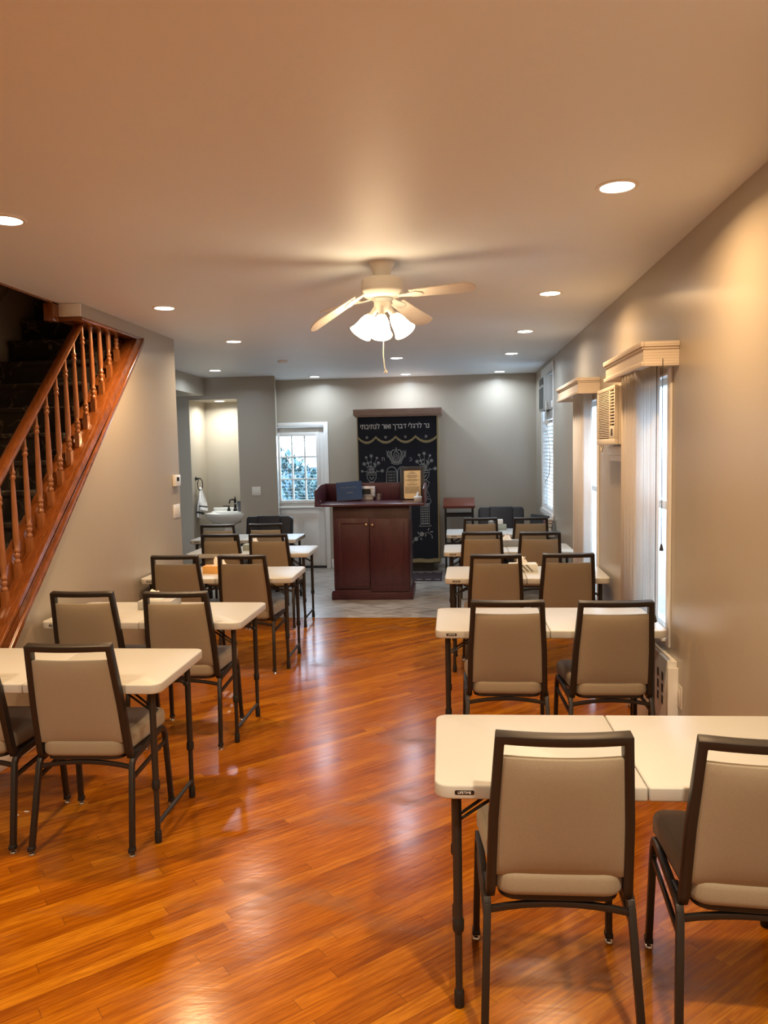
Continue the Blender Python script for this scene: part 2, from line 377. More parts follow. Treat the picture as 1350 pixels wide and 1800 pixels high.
# stair carpet: dark with a faint scrolling vine figure
t = NT('dark_vine_stair_carpet'); p = t.pos()
vo = t.n('ShaderNodeTexVoronoi', feature='DISTANCE_TO_EDGE'); vo.inputs['Scale'].default_value = 8
dn = t.n('ShaderNodeTexNoise'); dn.inputs['Scale'].default_value = 5; t.l(p, dn.inputs['Vector'])
t.l(t.mix(0.25, p, dn.outputs[1]), vo.inputs['Vector'])
vine = t.ramp(vo.outputs[0], [(0.02, (1,1,1,1)), (0.05, (0,0,0,1))])
vine = t.math('MULTIPLY', vine, t.ramp(t.noise(p, 7), [(0.45, (0,0,0,1)), (0.6, (1,1,1,1))]))
t.set(Base_Color=t.mix(t.math('MULTIPLY', vine, 0.6), (0.018, 0.012, 0.009, 1), (0.16, 0.13, 0.09, 1)), Roughness=0.95)
t.bump(t.noise(p, 350, 2), 0.5); M['carpet'] = t.m

# ------------------------------------------------------------------ room shell
ZC = 2.745; XR = 1.17; XL = -2.5; YB = 11.17; YN = 10.5; YT = 7.98; YW = 7.80
def sbox(name, mat, *b, bev=0.0):
    return struct(MB().box(*b).build(name, mat, bev=bev))
sbox('floor', M['floor'], -3.6, XR+0.02, -2.6, YW, -0.1, 0)
fl = MB(); fl.box(-4.5, XR+0.02, YT, YB+0.3, -0.1, 0); fl.cur = 1; fl.box(-4.5, XR+0.02, YW, YT, -0.1, 0)
struct(fl.build('floor', [M['tile'], M['tileb']]))
ce = MB(); ce.box(-2.65, XR+0.2, -2.6, YB+0.3, ZC, ZC+0.2); ce.box(-3.6, -2.65, -2.6, 2.6, ZC, ZC+0.2); ce.box(-4.5, -2.65, 6.91, YB+0.3, ZC, ZC+0.2)
struct(ce.build('ceiling', M['ceil']))
# right wall with three window openings
W1 = (4.36, 5.12, 0.62, 2.10); W2 = (6.45, 7.50, 0.35, 2.10); W3 = (9.25, 10.35, 0.90, 2.60)
wr = MB(); xo = XR+0.10; yy = -2.6
for (a, b, z0, z1) in (W1, W2, W3):
    wr.box(XR, xo, yy, a, 0, ZC); wr.box(XR, xo, a, b, 0, z0); wr.box(XR, xo, a, b, z1, ZC); yy = b
wr.box(XR, xo, yy, YB+0.3, 0, ZC)
struct(wr.build('wall_right', M['wall']))
# back wall with the door opening
DX0, DX1, DZ = -2.60, -1.865, 2.065
wb = MB(); wb.box(DX1, XR, YB, YB+0.2, 0, ZC); wb.box(DX0, DX1, YB, YB+0.2, DZ, ZC); wb.box(-2.8, DX0, YB, YB+0.2, 0, ZC)
struct(wb.build('wall_back', M['wall']))
# wall beside the sink niche (projects in front of the back wall)
NX0, NX1, NZ = -3.62, -2.94, 2.447
wn_ = MB(); wn_.box(-4.4, NX0, YN, YB+0.1, 0, ZC); wn_.box(NX0, NX1, YN, YB+0.1, NZ, ZC)
wn_.prism([(NX1, YN), (-2.41, YN), (-2.545, YB), (-2.545, YB+0.1), (NX1, YB+0.1)], 0, ZC)
wn_.box(NX0, NX1, YB+0.02, YB+0.1, 0, NZ)
struct(wn_.build('wall_niche', M['wall']))
sbox('wall_nook', M['wall'], -4.5, -4.4, 6.9, YB+0.1, 0, ZC)
sbox('trim_1', M['wall'], -4.4, -3.39, 6.95, YN, 2.5, ZC)
# left wall: triangle below the stair, wall end and header strip above it
def LZ(y): return 1.02 + 0.946*(y-4.48)
wl = MB(); wl.prism([(3.44, 0), (6.915, 0), (6.915, ZC), (5.15, ZC), (5.15, 2.655), (6.205, 2.655), (3.44, LZ(3.44)+0.005)], -2.65, XL, 'x')
struct(wl.build('wall_left', M['wall']))
sbox('wall_left', M['wall'], -4.5, -2.65, 6.80, 6.915, 0, ZC)
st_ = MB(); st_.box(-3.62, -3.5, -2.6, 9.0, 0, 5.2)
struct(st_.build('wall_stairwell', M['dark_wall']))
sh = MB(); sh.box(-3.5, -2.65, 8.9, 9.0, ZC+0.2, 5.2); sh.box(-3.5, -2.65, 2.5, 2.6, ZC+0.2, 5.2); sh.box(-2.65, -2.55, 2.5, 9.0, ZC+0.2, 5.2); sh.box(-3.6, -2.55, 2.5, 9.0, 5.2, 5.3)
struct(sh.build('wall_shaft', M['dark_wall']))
sbox('wall_front', M['wall'], -3.6, xo, -2.8, -2.6, 0, ZC)
# baseboards
def bb(name, mat, *b): return struct(MB().box(*b).build(name, mat, bev=0.006))
bb('baseboard_left', M['white'], XL, XL+0.018, 3.44, 6.915, 0, 0.11)
bb('baseboard_right', M['white'], XR-0.018, XR, -2.6, 3.95, 0, 0.11)
bb('baseboard_right', M['white'], XR-0.018, XR, 5.3, YB, 0, 0.11)
bb('baseboard_back', M['white'], -1.79, XR, YB-0.018, YB, 0, 0.13)
bb('baseboard_nook', M['white'], -4.4, NX0, YN-0.018, YN, 0, 0.11)
bb('baseboard_nook', M['white'], NX1, -2.43, YN-0.018, YN, 0, 0.11)
# header trim at the top of the stair opening
ht = MB(); ht.box(-2.67, -2.485, 5.135, 6.20, 2.628, 2.655); ht.box(-2.72, -2.651, 5.06, 5.15, 2.62, 2.74)
struct(ht.build('trim_2', M['oak'], bev=0.008))
struct(MB().box(-2.652, -2.498, 5.138, 5.152, 2.656, ZC-0.002).build('trim_3', M['white'], bev=0.003))
struct(MB().box(-2.662, -2.65, 2.6, 5.06, ZC-0.012, ZC+0.2).build('trim_4', M['oak']))
struct(MB().prism([(3.3, 0.35), (7.2, 0.35+0.93*3.9), (7.2, 0.56+0.93*3.9), (3.3, 0.56)], -3.5, -3.475, 'x').build('trim_5', M['dark_wall']))

# ------------------------------------------------------------------ staircase
stair = thing('staircase', 'carpeted staircase with varnished oak stringer, spindles and handrail climbing along the left wall', 'staircase', (-2.57, 3.3, 0))
def S(mb, name, mat, **k):   # parts are modelled in room coordinates and hung under the stair
    o = mb.build(name, mat, **k); o.parent = stair; o.matrix_parent_inverse = Matrix.Translation((2.57, -3.3, 0)); return o
RI, RU, Y1 = 0.1875, 0.2016, 3.29
for k in range(1, 17):
    y = Y1 + RU*(k-1); z = RI*k
    b_ = MB(); b_.prism([(y-0.025, z), (y-0.025, z-0.03), (y, z-0.04), (y, max(0, z-RI-0.002)), (y+RU+0.02, max(0, z-RI-0.002)), (y+RU+0.02, z)], -3.47, -2.662, 'x')
    S(b_, 'step', M['carpet'], bev=0.008)
def slope(y0, y1, d0, d1, x0, x1): return MB().prism([(y0, LZ(y0)+d0), (y1, LZ(y1)+d0), (y1, LZ(y1)+d1), (y0, LZ(y0)+d1)], x0, x1, 'x')
YS = 3.41
S(MB().prism([(YS, LZ(YS)), (6.195, LZ(6.195)), (6.195, 2.63), (6.06, 2.63), (YS, LZ(YS)+0.15)], -2.55, -2.488, 'x'), 'stringer', M['oak'], bev=0.006)
S(slope(YS, 6.175, -0.014, 0.034, -2.52, -2.474), 'stringer_molding', M['oak'], bev=0.008)
S(MB().prism([(YS, LZ(YS)+0.02), (6.17, 2.625), (6.04, 2.625), (YS, LZ(YS)+0.325)], -2.66, -2.60, 'x'), 'inner_stringer', M['oak'], bev=0.006)
S(slope(YS, 6.04, 0.09, 0.135, -2.60, -2.51), 'shoe_rail', M['oak'], bev=0.01)
def rail_z(y): return 1.64 + 0.968*(y-4.25)
hr = MB()
prof = [(-0.036, 0.03), (-0.028, 0.0), (0.028, 0.0), (0.036, 0.03), (0.034, 0.075), (0.02, 0.098), (0, 0.104), (-0.02, 0.098), (-0.034, 0.075)]
ya, yb = 3.36, 5.27; n_ = len(prof)
v_ = [(-2.57+px, ya, rail_z(ya)+pz) for px, pz in prof] + [(-2.57+px, yb, min(rail_z(yb)+pz, 2.632+0.001*i)) for i, (px, pz) in enumerate(prof)]
hr.add(v_, [tuple(range(n_)), tuple(range(n_, 2*n_))] + [(i, (i+1) % n_, n_+(i+1) % n_, n_+i) for i in range(n_)])
S(hr, 'handrail', M['oak'])
for y in [3.62, 3.76, 3.90, 4.04, 4.183, 4.331, 4.476, 4.621, 4.755, 4.890, 5.024, 5.155, 5.290, 5.420, 5.560, 5.705, 5.846]:
    z0 = LZ(y)+0.10; z1 = min(rail_z(y)+0.012, 2.632); H = z1-z0
    b_ = MB(); b_.prism([(-2.5875, y-0.0175), (-2.5525, y-0.0175), (-2.5525, y+0.0175), (-2.5875, y+0.0175)], z0, z0+0.11)
    full = [(0.014, 0.108), (0.019, 0.118), (0.019, 0.128), (0.012, 0.135), (0.012, 0.142), (0.018, 0.150), (0.018, 0.165), (0.013, 0.172), (0.019, 0.180), (0.019, 0.192), (0.013, 0.2), (0.018, 0.235), (0.019, 0.28), (0.016, 0.42), (0.0125, 0.58), (0.011, 0.602), (0.017, 0.610), (0.017, 0.622), (0.012, 0.630), (0.017, 0.64), (0.017, 0.65), (0.012, 0.66), (0.011, 0.72), (0.009, 0.80)]
    pr = [(r, z) for r, z in full if z < H-0.004]
    lr = pr[-1][0]; pr.append((lr, H)); b_.lathe(pr, 12, T(-2.57, y, z0))
    S(b_, 'baluster', M['oakv'], smooth=50)
nw = MB(); nw.box(-2.62, -2.52, 3.28, 3.38, 0, 1.05); nw.box(-2.635, -2.505, 3.265, 3.395, 1.05, 1.08); S(nw, 'newel_post', M['oak'], bev=0.008)

# ------------------------------------------------------------------ windows, back door
def sash_window(name, y0, y1, z0, z1, rail):
    f = MB(); x0, x1 = XR+0.055, XR+0.10; w = 0.05
    f.box(x0, x1, y0, y0+w, z0, z1); f.box(x0, x1, y1-w, y1, z0, z1); f.box(x0, x1, y0+w, y1-w, z0, z0+w); f.box(x0, x1, y0+w, y1-w, z1-w, z1)
    f.box(x0-0.01, x1, y0+w, y1-w, rail-0.025, rail+0.025)
    o = struct(f.build(name, M['white'], bev=0.004))
    g = MB().box(x0+0.02, x0+0.026, y0+w, y1-w, z0+w, rail-0.025); g.box(x0+0.02, x0+0.026, y0+w, y1-w, rail+0.025, z1-w); g.build('pane', M['glass'], o)
    l_ = MB().box(XR-0.001, x0, y0, y0+0.012, z0, z1); l_.box(XR-0.001, x0, y1-0.012, y1, z0, z1); l_.box(XR-0.03, x0, y0, y1, z0, z0+0.015); l_.box(XR-0.001, x0, y0+0.012, y1-0.012, z1-0.012, z1)
    l_.build('jamb', M['white'], o)
    MB().box(x0-0.022, x0-0.01, (y0+y1)/2-0.03, (y0+y1)/2+0.03, rail+0.0, rail+0.02).build('sash_lock', M['white'], o)
    return o
sash_window('window_1', *W1, 1.36); sash_window('window_2', *W2, 1.34); w3 = sash_window('window_3', *W3, 2.12)
cs = MB(); cs.box(XR-0.012, XR, W3[0]-0.06, W3[0], 0.84, 2.70); cs.box(XR-0.012, XR, W3[1], W3[1]+0.06, 0.84, 2.70); cs.box(XR-0.012, XR, W3[0], W3[1], 2.60, 2.70); cs.box(XR-0.03, XR, W3[0]-0.06, W3[1]+0.06, 0.84, 0.90)
cs.build('window_frame', M['white'], w3, bev=0.004)
cs = MB(); cs.box(XR-0.012, XR, W2[0]-0.07, W2[0], 0.30, 2.12); cs.box(XR-0.012, XR, W2[1], W2[1]+0.07, 0.30, 2.12); struct(cs.build('trim_6', M['white'], bev=0.004))
cs = MB(); cs.box(XR-0.012, XR, W1[0]-0.07, W1[0], 0.60, 2.12); struct(cs.build('trim_7', M['white'], bev=0.004))

# back door, half glazed
d = MB(); yd0, yd1 = YB+0.03, YB+0.075
GX0, GX1, GZ0, GZ1 = -2.535, -1.965, 0.985, 1.955
d.box(DX0, GX0, yd0, yd1, 0.03, DZ-0.005); d.box(GX1, DX1, yd0, yd1, 0.03, DZ-0.005); d.box(GX0, GX1, yd0, yd1, 0.03, GZ0); d.box(GX0, GX1, yd0, yd1, GZ1, DZ-0.005)
for a, b in ((-2.50, -2.29), (-2.20, -1.98)):
    d.box(a, b, yd0-0.008, yd0, 0.18, 0.72); d.box(a+0.03, b-0.03, yd0-0.014, yd0-0.008, 0.21, 0.69)
door = struct(d.build('door_1', M['white'], bev=0.004))
f = MB()
for a, b, c_, e in ((GX0-0.03, GX0+0.02, GZ0-0.03, GZ1+0.03), (GX1-0.02, GX1+0.03, GZ0-0.03, GZ1+0.03)): f.box(a, b, yd0-0.02, yd0+0.01, c_, e)
f.box(GX0+0.02, GX1-0.02, yd0-0.02, yd0+0.01, GZ0-0.03, GZ0+0.02); f.box(GX0+0.02, GX1-0.02, yd0-0.02, yd0+0.01, GZ1-0.02, GZ1+0.03)
f.build('glazing_frame', M['white'], door, bev=0.004)
g = MB()
for k in (1, 2):
    x = GX0+(GX1-GX0)*k/3; g.box(x-0.011, x+0.011, yd0+0.004, yd1-0.004, GZ0+0.02, GZ1-0.02)
    z = GZ0+(GZ1-GZ0)*k/3; g.box(GX0+0.02, GX1-0.02, yd0+0.005, yd1-0.005, z-0.011, z+0.011)
g.build('glazing_bars', M['white'], door)
MB().box(GX0, GX1, yd0+0.018, yd0+0.024, GZ0, GZ1).build('pane', M['glass'], door)
br = MB(); br.tube([(GX0-0.02, yd0-0.04, 0.895), (GX1+0.04, yd0-0.04, 0.895)], 0.02, 12); br.box(GX0-0.03, GX0-0.015, yd0-0.05, yd0, 0.87, 0.93); br.box(GX1+0.03, GX1+0.045, yd0-0.05, yd0, 0.87, 0.93)
br.build('rolled_shade', M['white'], door)
bl = MB()
for k in range(19):
    z = GZ0+0.05+k*0.047; bl.box(GX0+0.025, GX1-0.025, yd0-0.012, yd0+0.002, z, z+0.0025)
for x in (GX0+0.12, GX1-0.12): bl.box(x, x+0.002, yd0-0.006, yd0-0.004, GZ0+0.02, GZ1-0.02)
bl.build('blind_slats', M['white'], door)
kn = MB().lathe([(0.012, 0), (0.012, 0.03), (0.026, 0.04), (0.028, 0.055), (0.018, 0.066)], 16, T(-1.905, yd0, 0.97, rx=R(90))); kn.build('door_knob', M['brass'], door)
MB().box(DX0, DX1, YB+0.0, YB+0.06, 0.0, 0.03).build('threshold', M['rubber'], door)
dt = MB(); dt.box(DX1, DX1+0.065, YB-0.018, YB, 0, DZ+0.065); dt.box(-2.54, DX1, YB-0.018, YB, DZ, DZ+0.065); struct(dt.build('trim_8', M['white'], bev=0.006))

# ------------------------------------------------------------------ outdoors, seen through door and windows
sbox('ground', M['grass'], -12, 14, YB+0.35, 30, -0.35, -0.25); sbox('ground', M['grass'], XR+0.3, 14, -6, YB+0.35, -0.35, -0.25)
def bush(name, label, loc, rad, hgt, n=900, seed=1):
    rnd = random.Random(seed); mb = MB()
    for k in range(n):
        th = rnd.uniform(0, 2*math.pi); ph = math.acos(rnd.uniform(-0.3, 1)); rr = rnd.uniform(0.7, 1.0)
        c = Vector((rad*rr*math.sin(ph)*math.cos(th), rad*rr*math.sin(ph)*math.sin(th), hgt*(0.5+0.5*rr*math.cos(ph))))
        s_ = rnd.uniform(0.05, 0.12); Mx = Matrix.Translation(c) @ Matrix.Rotation(rnd.uniform(0, 6.28), 4, 'Z') @ Matrix.Rotation(rnd.uniform(-1.2, 1.2), 4, 'X')
        mb.add([(-s_*0.4, 0, 0), (0, -s_, 0.01), (s_*0.4, 0, 0), (0, s_, 0.01)], [(0, 1, 2, 3)], Mx)
    mb.cur = 1; mb.tube([(0, 0, -0.02), (0.03, 0, hgt*0.5)], 0.05, 8)
    o = thing(name, label, 'bush', loc)
    mb.build('foliage', [M['leafm'], M['arkbase']], o); return o
bush('garden_bush', 'leafy green bush outside, behind the left panes of the back door window', (-3.1, 13.8, -0.25), 0.75, 2.0, 1100, 3)
bush('garden_bush', 'pale green bush outside, behind the right panes of the back door window', (-2.35, 15.4, -0.25), 0.9, 1.75, 1100, 5)
fc = MB()
for k in range(22): fc.box(-5.5+k*0.25, -5.5+k*0.25+0.235, 17.0, 17.03, -0.25, 1.35)
fc.box(-5.5, 0, 17.03, 17.07, 0.2, 0.3); fc.box(-5.5, 0, 17.03, 17.07, 1.0, 1.1)
tag(fc.build('garden_fence', M['fencew']), 'blue-grey board fence far outside the back door window', 'fence')
hn = MB(); hn.box(3.6, 9.0, 1.0, 14.5, -0.25, 5.5); tag(hn.build('backdrop_house', M['siding']), 'pale house-like block added outside the right-hand windows to cut daylight', 'house')  # block added to cut the daylight reaching the right-hand windows
hs = MB(); hs.box(-9, -3.4, 21, 27, -0.25, 3.2); ho = tag(hs.build('backdrop_house', M['siding']), 'pale house outside with sloping roof behind the back door window', 'house')
MB().prism([(-9.4, 3.2), (-3.0, 3.2), (-6.2, 5.0)], 20.7, 27.3, 'y').build('roof', M['roof'], ho)

# ------------------------------------------------------------------ lamps
def downlight(x, y, lens, col, power, label, z=ZC, group='recessed ceiling lights'):
    o = thing('recessed_light', label, 'ceiling light', (x, y, z), 0, group)
    MB().lathe([(0.066, -0.001), (0.068, -0.006), (0.082, -0.005), (0.086, -0.0005)], 32, cap=False).build('trim_ring', M['fanwhite'], o)
    MB().lathe([(0.0005, -0.003), (0.067, -0.003)], 32, cap=False).build('lens', M[lens], o)
    ld = bpy.data.lights.new('lamp', 'AREA'); ld.shape = 'DISK'; ld.size = 0.12; ld.energy = power; ld.color = col; ld.spread = R(160)
    lo = bpy.data.objects.new('lamp', ld); C.objects.link(lo); lo.parent = o; lo.location = (0, 0, -0.008)
    return o
LIGHTS = [
 (0.668, 3.27, 'lens_warm', WARM, 0.86, 'recessed ceiling light, nearest and largest in the right-hand row'),
 (0.667, 5.424, 'lens_warm', WARM, 0.72, 'recessed ceiling light, second from the front in the right-hand row'),
 (0.656, 7.14, 'lens_mid', MID, 0.5, 'recessed ceiling light, third from the front in the right-hand row'),
 (0.656, 8.776, 'lens_cool', COOL, 0.34, 'recessed ceiling light, fourth from the front in the right-hand row'),
 (0.645, 10.822, 'lens_cool', COOL, 0.34, 'recessed ceiling light over the right-hand black armchair by the back wall'),
 (-1.925, 3.309, 'lens_warm', WARM, 1.0, 'recessed ceiling light cut by the left edge of the photo'),
 (-2.019, 5.424, 'lens_warm', WARM, 1.05, 'recessed ceiling light beside the upper end of the stair opening'),
 (-2.015, 7.16, 'lens_mid', MID, 0.5, 'recessed ceiling light just past the end of the left wall'),
 (-2.95, 9.585, 'lens_cool', COOL, 0.34, 'recessed ceiling light in front of the sink niche'),
 (-1.904, 10.773, 'lens_cool', COOL, 0.34, 'recessed ceiling light in front of the white back door'),
 (-0.623, 8.864, 'lens_cool', COOL, 0.34, 'recessed ceiling light above the wooden reading podium'),
 (-0.638, 10.792, 'lens_cool', COOL, 0.34, 'recessed ceiling light just in front of the curtained ark'),
]
for x, y, l, c, p_, lab in LIGHTS: downlight(x, y, l, c, p_*LAMP_W, lab)
downlight(-3.286, 10.826, 'lens_cool', (1.0, 1.0, 0.93), 0.55*LAMP_W, 'small recessed light inside the top of the sink niche', NZ)
# unseen fill lamps, added behind the camera to brighten the foreground
for i, (x, y) in enumerate(((0.67, 1.1), (-1.95, 1.1), (-0.6, -1.2))):
    ld = bpy.data.lights.new('fill_lamp', 'AREA'); ld.shape = 'DISK'; ld.size = 0.12; ld.energy = LAMP_W*1.7; ld.color = (1.0, 0.80, 0.56); ld.spread = R(160)
    lo = bpy.data.objects.new('fill_lamp', ld); C.objects.link(lo); lo.location = (x, y, ZC-0.01)

# ceiling fan
fan = thing('ceiling_fan', 'white ceiling fan with lit glass shades and a hanging pull cord', 'ceiling fan', (-0.38, 4.378, ZC))
MB().lathe([(0.07, 0), (0.07, -0.012), (0.062, -0.022), (0.045, -0.07), (0.045, -0.085)], 28).build('canopy', M['fanwhite'], fan)
MB().lathe([(0.045, -0.075), (0.095, -0.085), (0.115, -0.095), (0.118, -0.15), (0.120, -0.155), (0.118, -0.165), (0.10, -0.185), (0.06, -0.192)], 32).build('motor_housing', M['fanwhite'], fan)
MB().lathe([(0.058, -0.19), (0.06, -0.20), (0.05, -0.215), (0.03, -0.22)], 24).build('vent_ring', M['acgrey'], fan)
MB().lathe([(0.048, -0.215), (0.05, -0.245), (0.04, -0.262), (0.012, -0.27)], 24).build('switch_housing', M['fanwhite'], fan)
for i, (phi, R_, zt) in enumerate(((-15, 0.53, 2.57), (64, 0.53, 2.478), (137, 0.53, 2.555), (199, 0.465, 2.335))):
    drop = math.atan2((2.565-zt), R_-0.12)
    e = MB(); pl = []
    for k in range(13):
        a = -90+180*k/12; pl.append((R_-0.055+0.055*math.cos(R(a)), 0.062*math.sin(R(a))))
    pl = [(0.165, -0.045)] + pl + [(0.165, 0.045)]
    Mx = T(0, 0, 2.565-ZC, R(phi)) @ Matrix.Translation((0.12, 0, 0)) @ Matrix.Rotation(drop, 4, 'Y') @ Matrix.Translation((-0.12, 0, 0)) @ Matrix.Rotation(R(16 if phi == 199 else -12), 4, 'X')
    bl_ = e.prism(pl, -0.003, 0.003, 'z', Mx).build('blade', M['blade'], fan, bev=0.001)
    ir = MB(); ir.prism([(0.09, -0.012), (0.14, -0.018), (0.2, -0.035), (0.235, -0.012), (0.235, 0.012), (0.2, 0.035), (0.14, 0.018), (0.09, 0.012)], -0.010, -0.0035, 'z', Mx)
    ir.build('blade_iron', M['fanwhite'], bl_, bev=0.002)
for i, (phi, tilt, mt) in enumerate(((205, 44, 'fanglass'), (268, 34, 'fanglass'), (335, 46, 'fanglass_b'))):
    Mx = T(0, 0, -0.245, R(phi)) @ Matrix.Translation((0.035, 0, 0)) @ Matrix.Rotation(R(180-tilt+10), 4, 'Y')
    MB().lathe([(0.016, 0), (0.018, 0.05), (0.028, 0.06), (0.028, 0.072)], 16, Mx).build('lamp_socket', M['fanwhite'], fan)
    sp = [(0.026, 0.065), (0.033, 0.075), (0.042, 0.10), (0.047, 0.13), (0.053, 0.155), (0.064, 0.178), (0.061, 0.178), (0.050, 0.155), (0.044, 0.13), (0.039, 0.10)]
    MB().lathe(sp, 24, Mx, cap=False).build('lamp_shade', M[mt], fan)
pc = MB(); pc.tube([(0.0, 0, -0.268), (0.002, 0.0, -0.40), (-0.002, 0.004, -0.5), (0.004, 0, -0.57), (0.010, 0, -0.592)], 0.003, 6); pc.tube([(0.010, 0, -0.588), (0.016, 0, -0.604)], 0.006, 8); pc.tube([(0.010, 0, -0.588), (0.002, 0, -0.603)], 0.004, 6)
pc.build('pull_cord', M['page'], fan)
sd = tag(MB().lathe([(0.001, 0), (0.055, 0), (0.06, -0.008), (0.05, -0.026), (0.001, -0.028)], 24, cap=False).build('smoke_detector', M['white'], loc=(-1.915, 8.793, ZC)), 'small white smoke detector on the ceiling left of centre', 'smoke detector')

# ------------------------------------------------------------------ folding tables
ZT = 0.737
def make_table():
    root = thing('folding_table', '', 'table')
    for s in (-1, 1):
        x0, x1 = (-0.61, -0.0012) if s < 0 else (0.0012, 0.61)
        r = 0.045; pl = []
        if s > 0:
            for cx, cy, a0 in ((x1-r, 0.305-r, 0), (x1-r, -0.305+r, 270)):
                pass
            pl = [(x0, -0.305)] + [(x1-r+r*math.cos(R(a)), -0.305+r+r*math.sin(R(a))) for a in range(270, 361, 15)] + [(x1-r+r*math.cos(R(a)), 0.305-r+r*math.sin(R(a))) for a in range(0, 91, 15)] + [(x0, 0.305)]
        else:
            pl = [(x1, 0.305)] + [(x0+r+r*math.cos(R(a)), 0.305-r+r*math.sin(R(a))) for a in range(90, 181, 15)] + [(x0+r+r*math.cos(R(a)), -0.305+r+r*math.sin(R(a))) for a in range(180, 271, 15)] + [(x1, -0.305)]
        MB().prism(pl, ZT-0.042, ZT).build('tabletop_half', M['plastic'], root, bev=0.006, seg=3)
        for q in (-1, 1):
            lx, ly = s*0.545, q*0.225
            l = MB(); l.tube([(lx, ly, ZT-0.043), (lx, ly, 0.262)], 0.0145, 12); l.tube([(lx, ly, 0.27), (lx, ly, 0.02)], 0.0115, 12)
            lo = l.build('leg', M['legmetal'], root)
            MB().lathe([(0.0165, 0.245), (0.018, 0.25), (0.018, 0.278), (0.0165, 0.284)], 14, T(lx, ly, 0)).build('collar', M['rubber'], lo)
            MB().lathe([(0.014, 0.0), (0.0155, 0.004), (0.0155, 0.05), (0.013, 0.056)], 14, T(lx, ly, 0)).build('foot_cap', M['rubber'], lo)
            b = MB(); b.tube([(lx-s*0.005, ly-q*0.018, 0.585), (s*0.34, ly-q*0.075, ZT-0.044)], 0.005, 8); b.tube([(lx-s*0.005, ly-q*0.03, 0.595), (s*0.36, ly-q*0.10, ZT-0.044)], 0.005, 8); b.tube([(lx, ly-q*0.012, 0.585), (lx, ly-q*0.04, 0.59)], 0.010, 8)
            b.build('folding_brace', M['legmetal'], root)
        MB().tube([(s*0.545, -0.225, 0.085), (s*0.545, 0.225, 0.085)], 0.010, 10).build('crossbar', M['legmetal'], root)
        MB().tube([(s*0.545, -0.225, ZT-0.06), (s*0.545, 0.225, ZT-0.06)], 0.012, 10).build('crossbar', M['legmetal'], root)
    h = MB(); h.cbox((0.02, -0.20, ZT-0.05), (0.05, 0.03, 0.016)); h.cbox((0.02, 0.20, ZT-0.05), (0.05, 0.03, 0.016)); h.build('hinge', M['rubber'], root)
    bx = -0.523
    bg_ = MB().prism(rounded(bx-0.028, bx+0.028, ZT-0.027, ZT-0.014, 0.004, 3), -0.3062, -0.3045, 'y').build('badge', M['badge'], root)
    text_mesh('LIFETIME', 0.0105, 'badge_lettering', M['ink'], bg_, (bx, -0.3064, ZT-0.0205), ext=0.0003, xs=1.05)
    return root
TBL = [('R1', 0.538, 2.503, 0.014, 'white folding table, nearest in the right row, only its left part in view'),
 ('R2', 0.501, 4.415, 0.0, 'white folding table, second in the right row, bare top beside the near window'),
 ('R3', 0.540, 6.082, -0.02, 'white folding table, third in the right row, with a striped tissue box'),
 ('R4', 0.508, 7.578, 0.0, 'white folding table, fourth in the right row, with a dark grey tissue box'),
 ('R5', 0.519, 9.078, 0.0, 'white folding table, farthest in the right row, before the wide black armchair'),
 ('L1', -1.869, 3.431, 0.001, 'white folding table, nearest in the left row, bare top'),
 ('L2', -1.839, 4.623, -0.021, 'white folding table, second in the left row, with a grey tissue box'),
 ('L3', -1.869, 6.16, 0.008, 'white folding table, third in the left row, with an orange tissue box'),
 ('L4', -2.009, 7.603, 0.005, 'white folding table, fourth in the left row, with a sage tissue box'),
 ('L5', -2.37, 8.766, -0.001, 'white folding table, farthest in the left row, before the sink')]
tab0 = make_table()
for i, (n, x, y, rz, lab) in enumerate(TBL):
    o = tab0 if i == 0 else copy_tree(tab0)
    o.location = (x, y, 0); o.rotation_euler = (0, 0, rz); tag(o, lab, 'table', 'white folding tables in two rows')

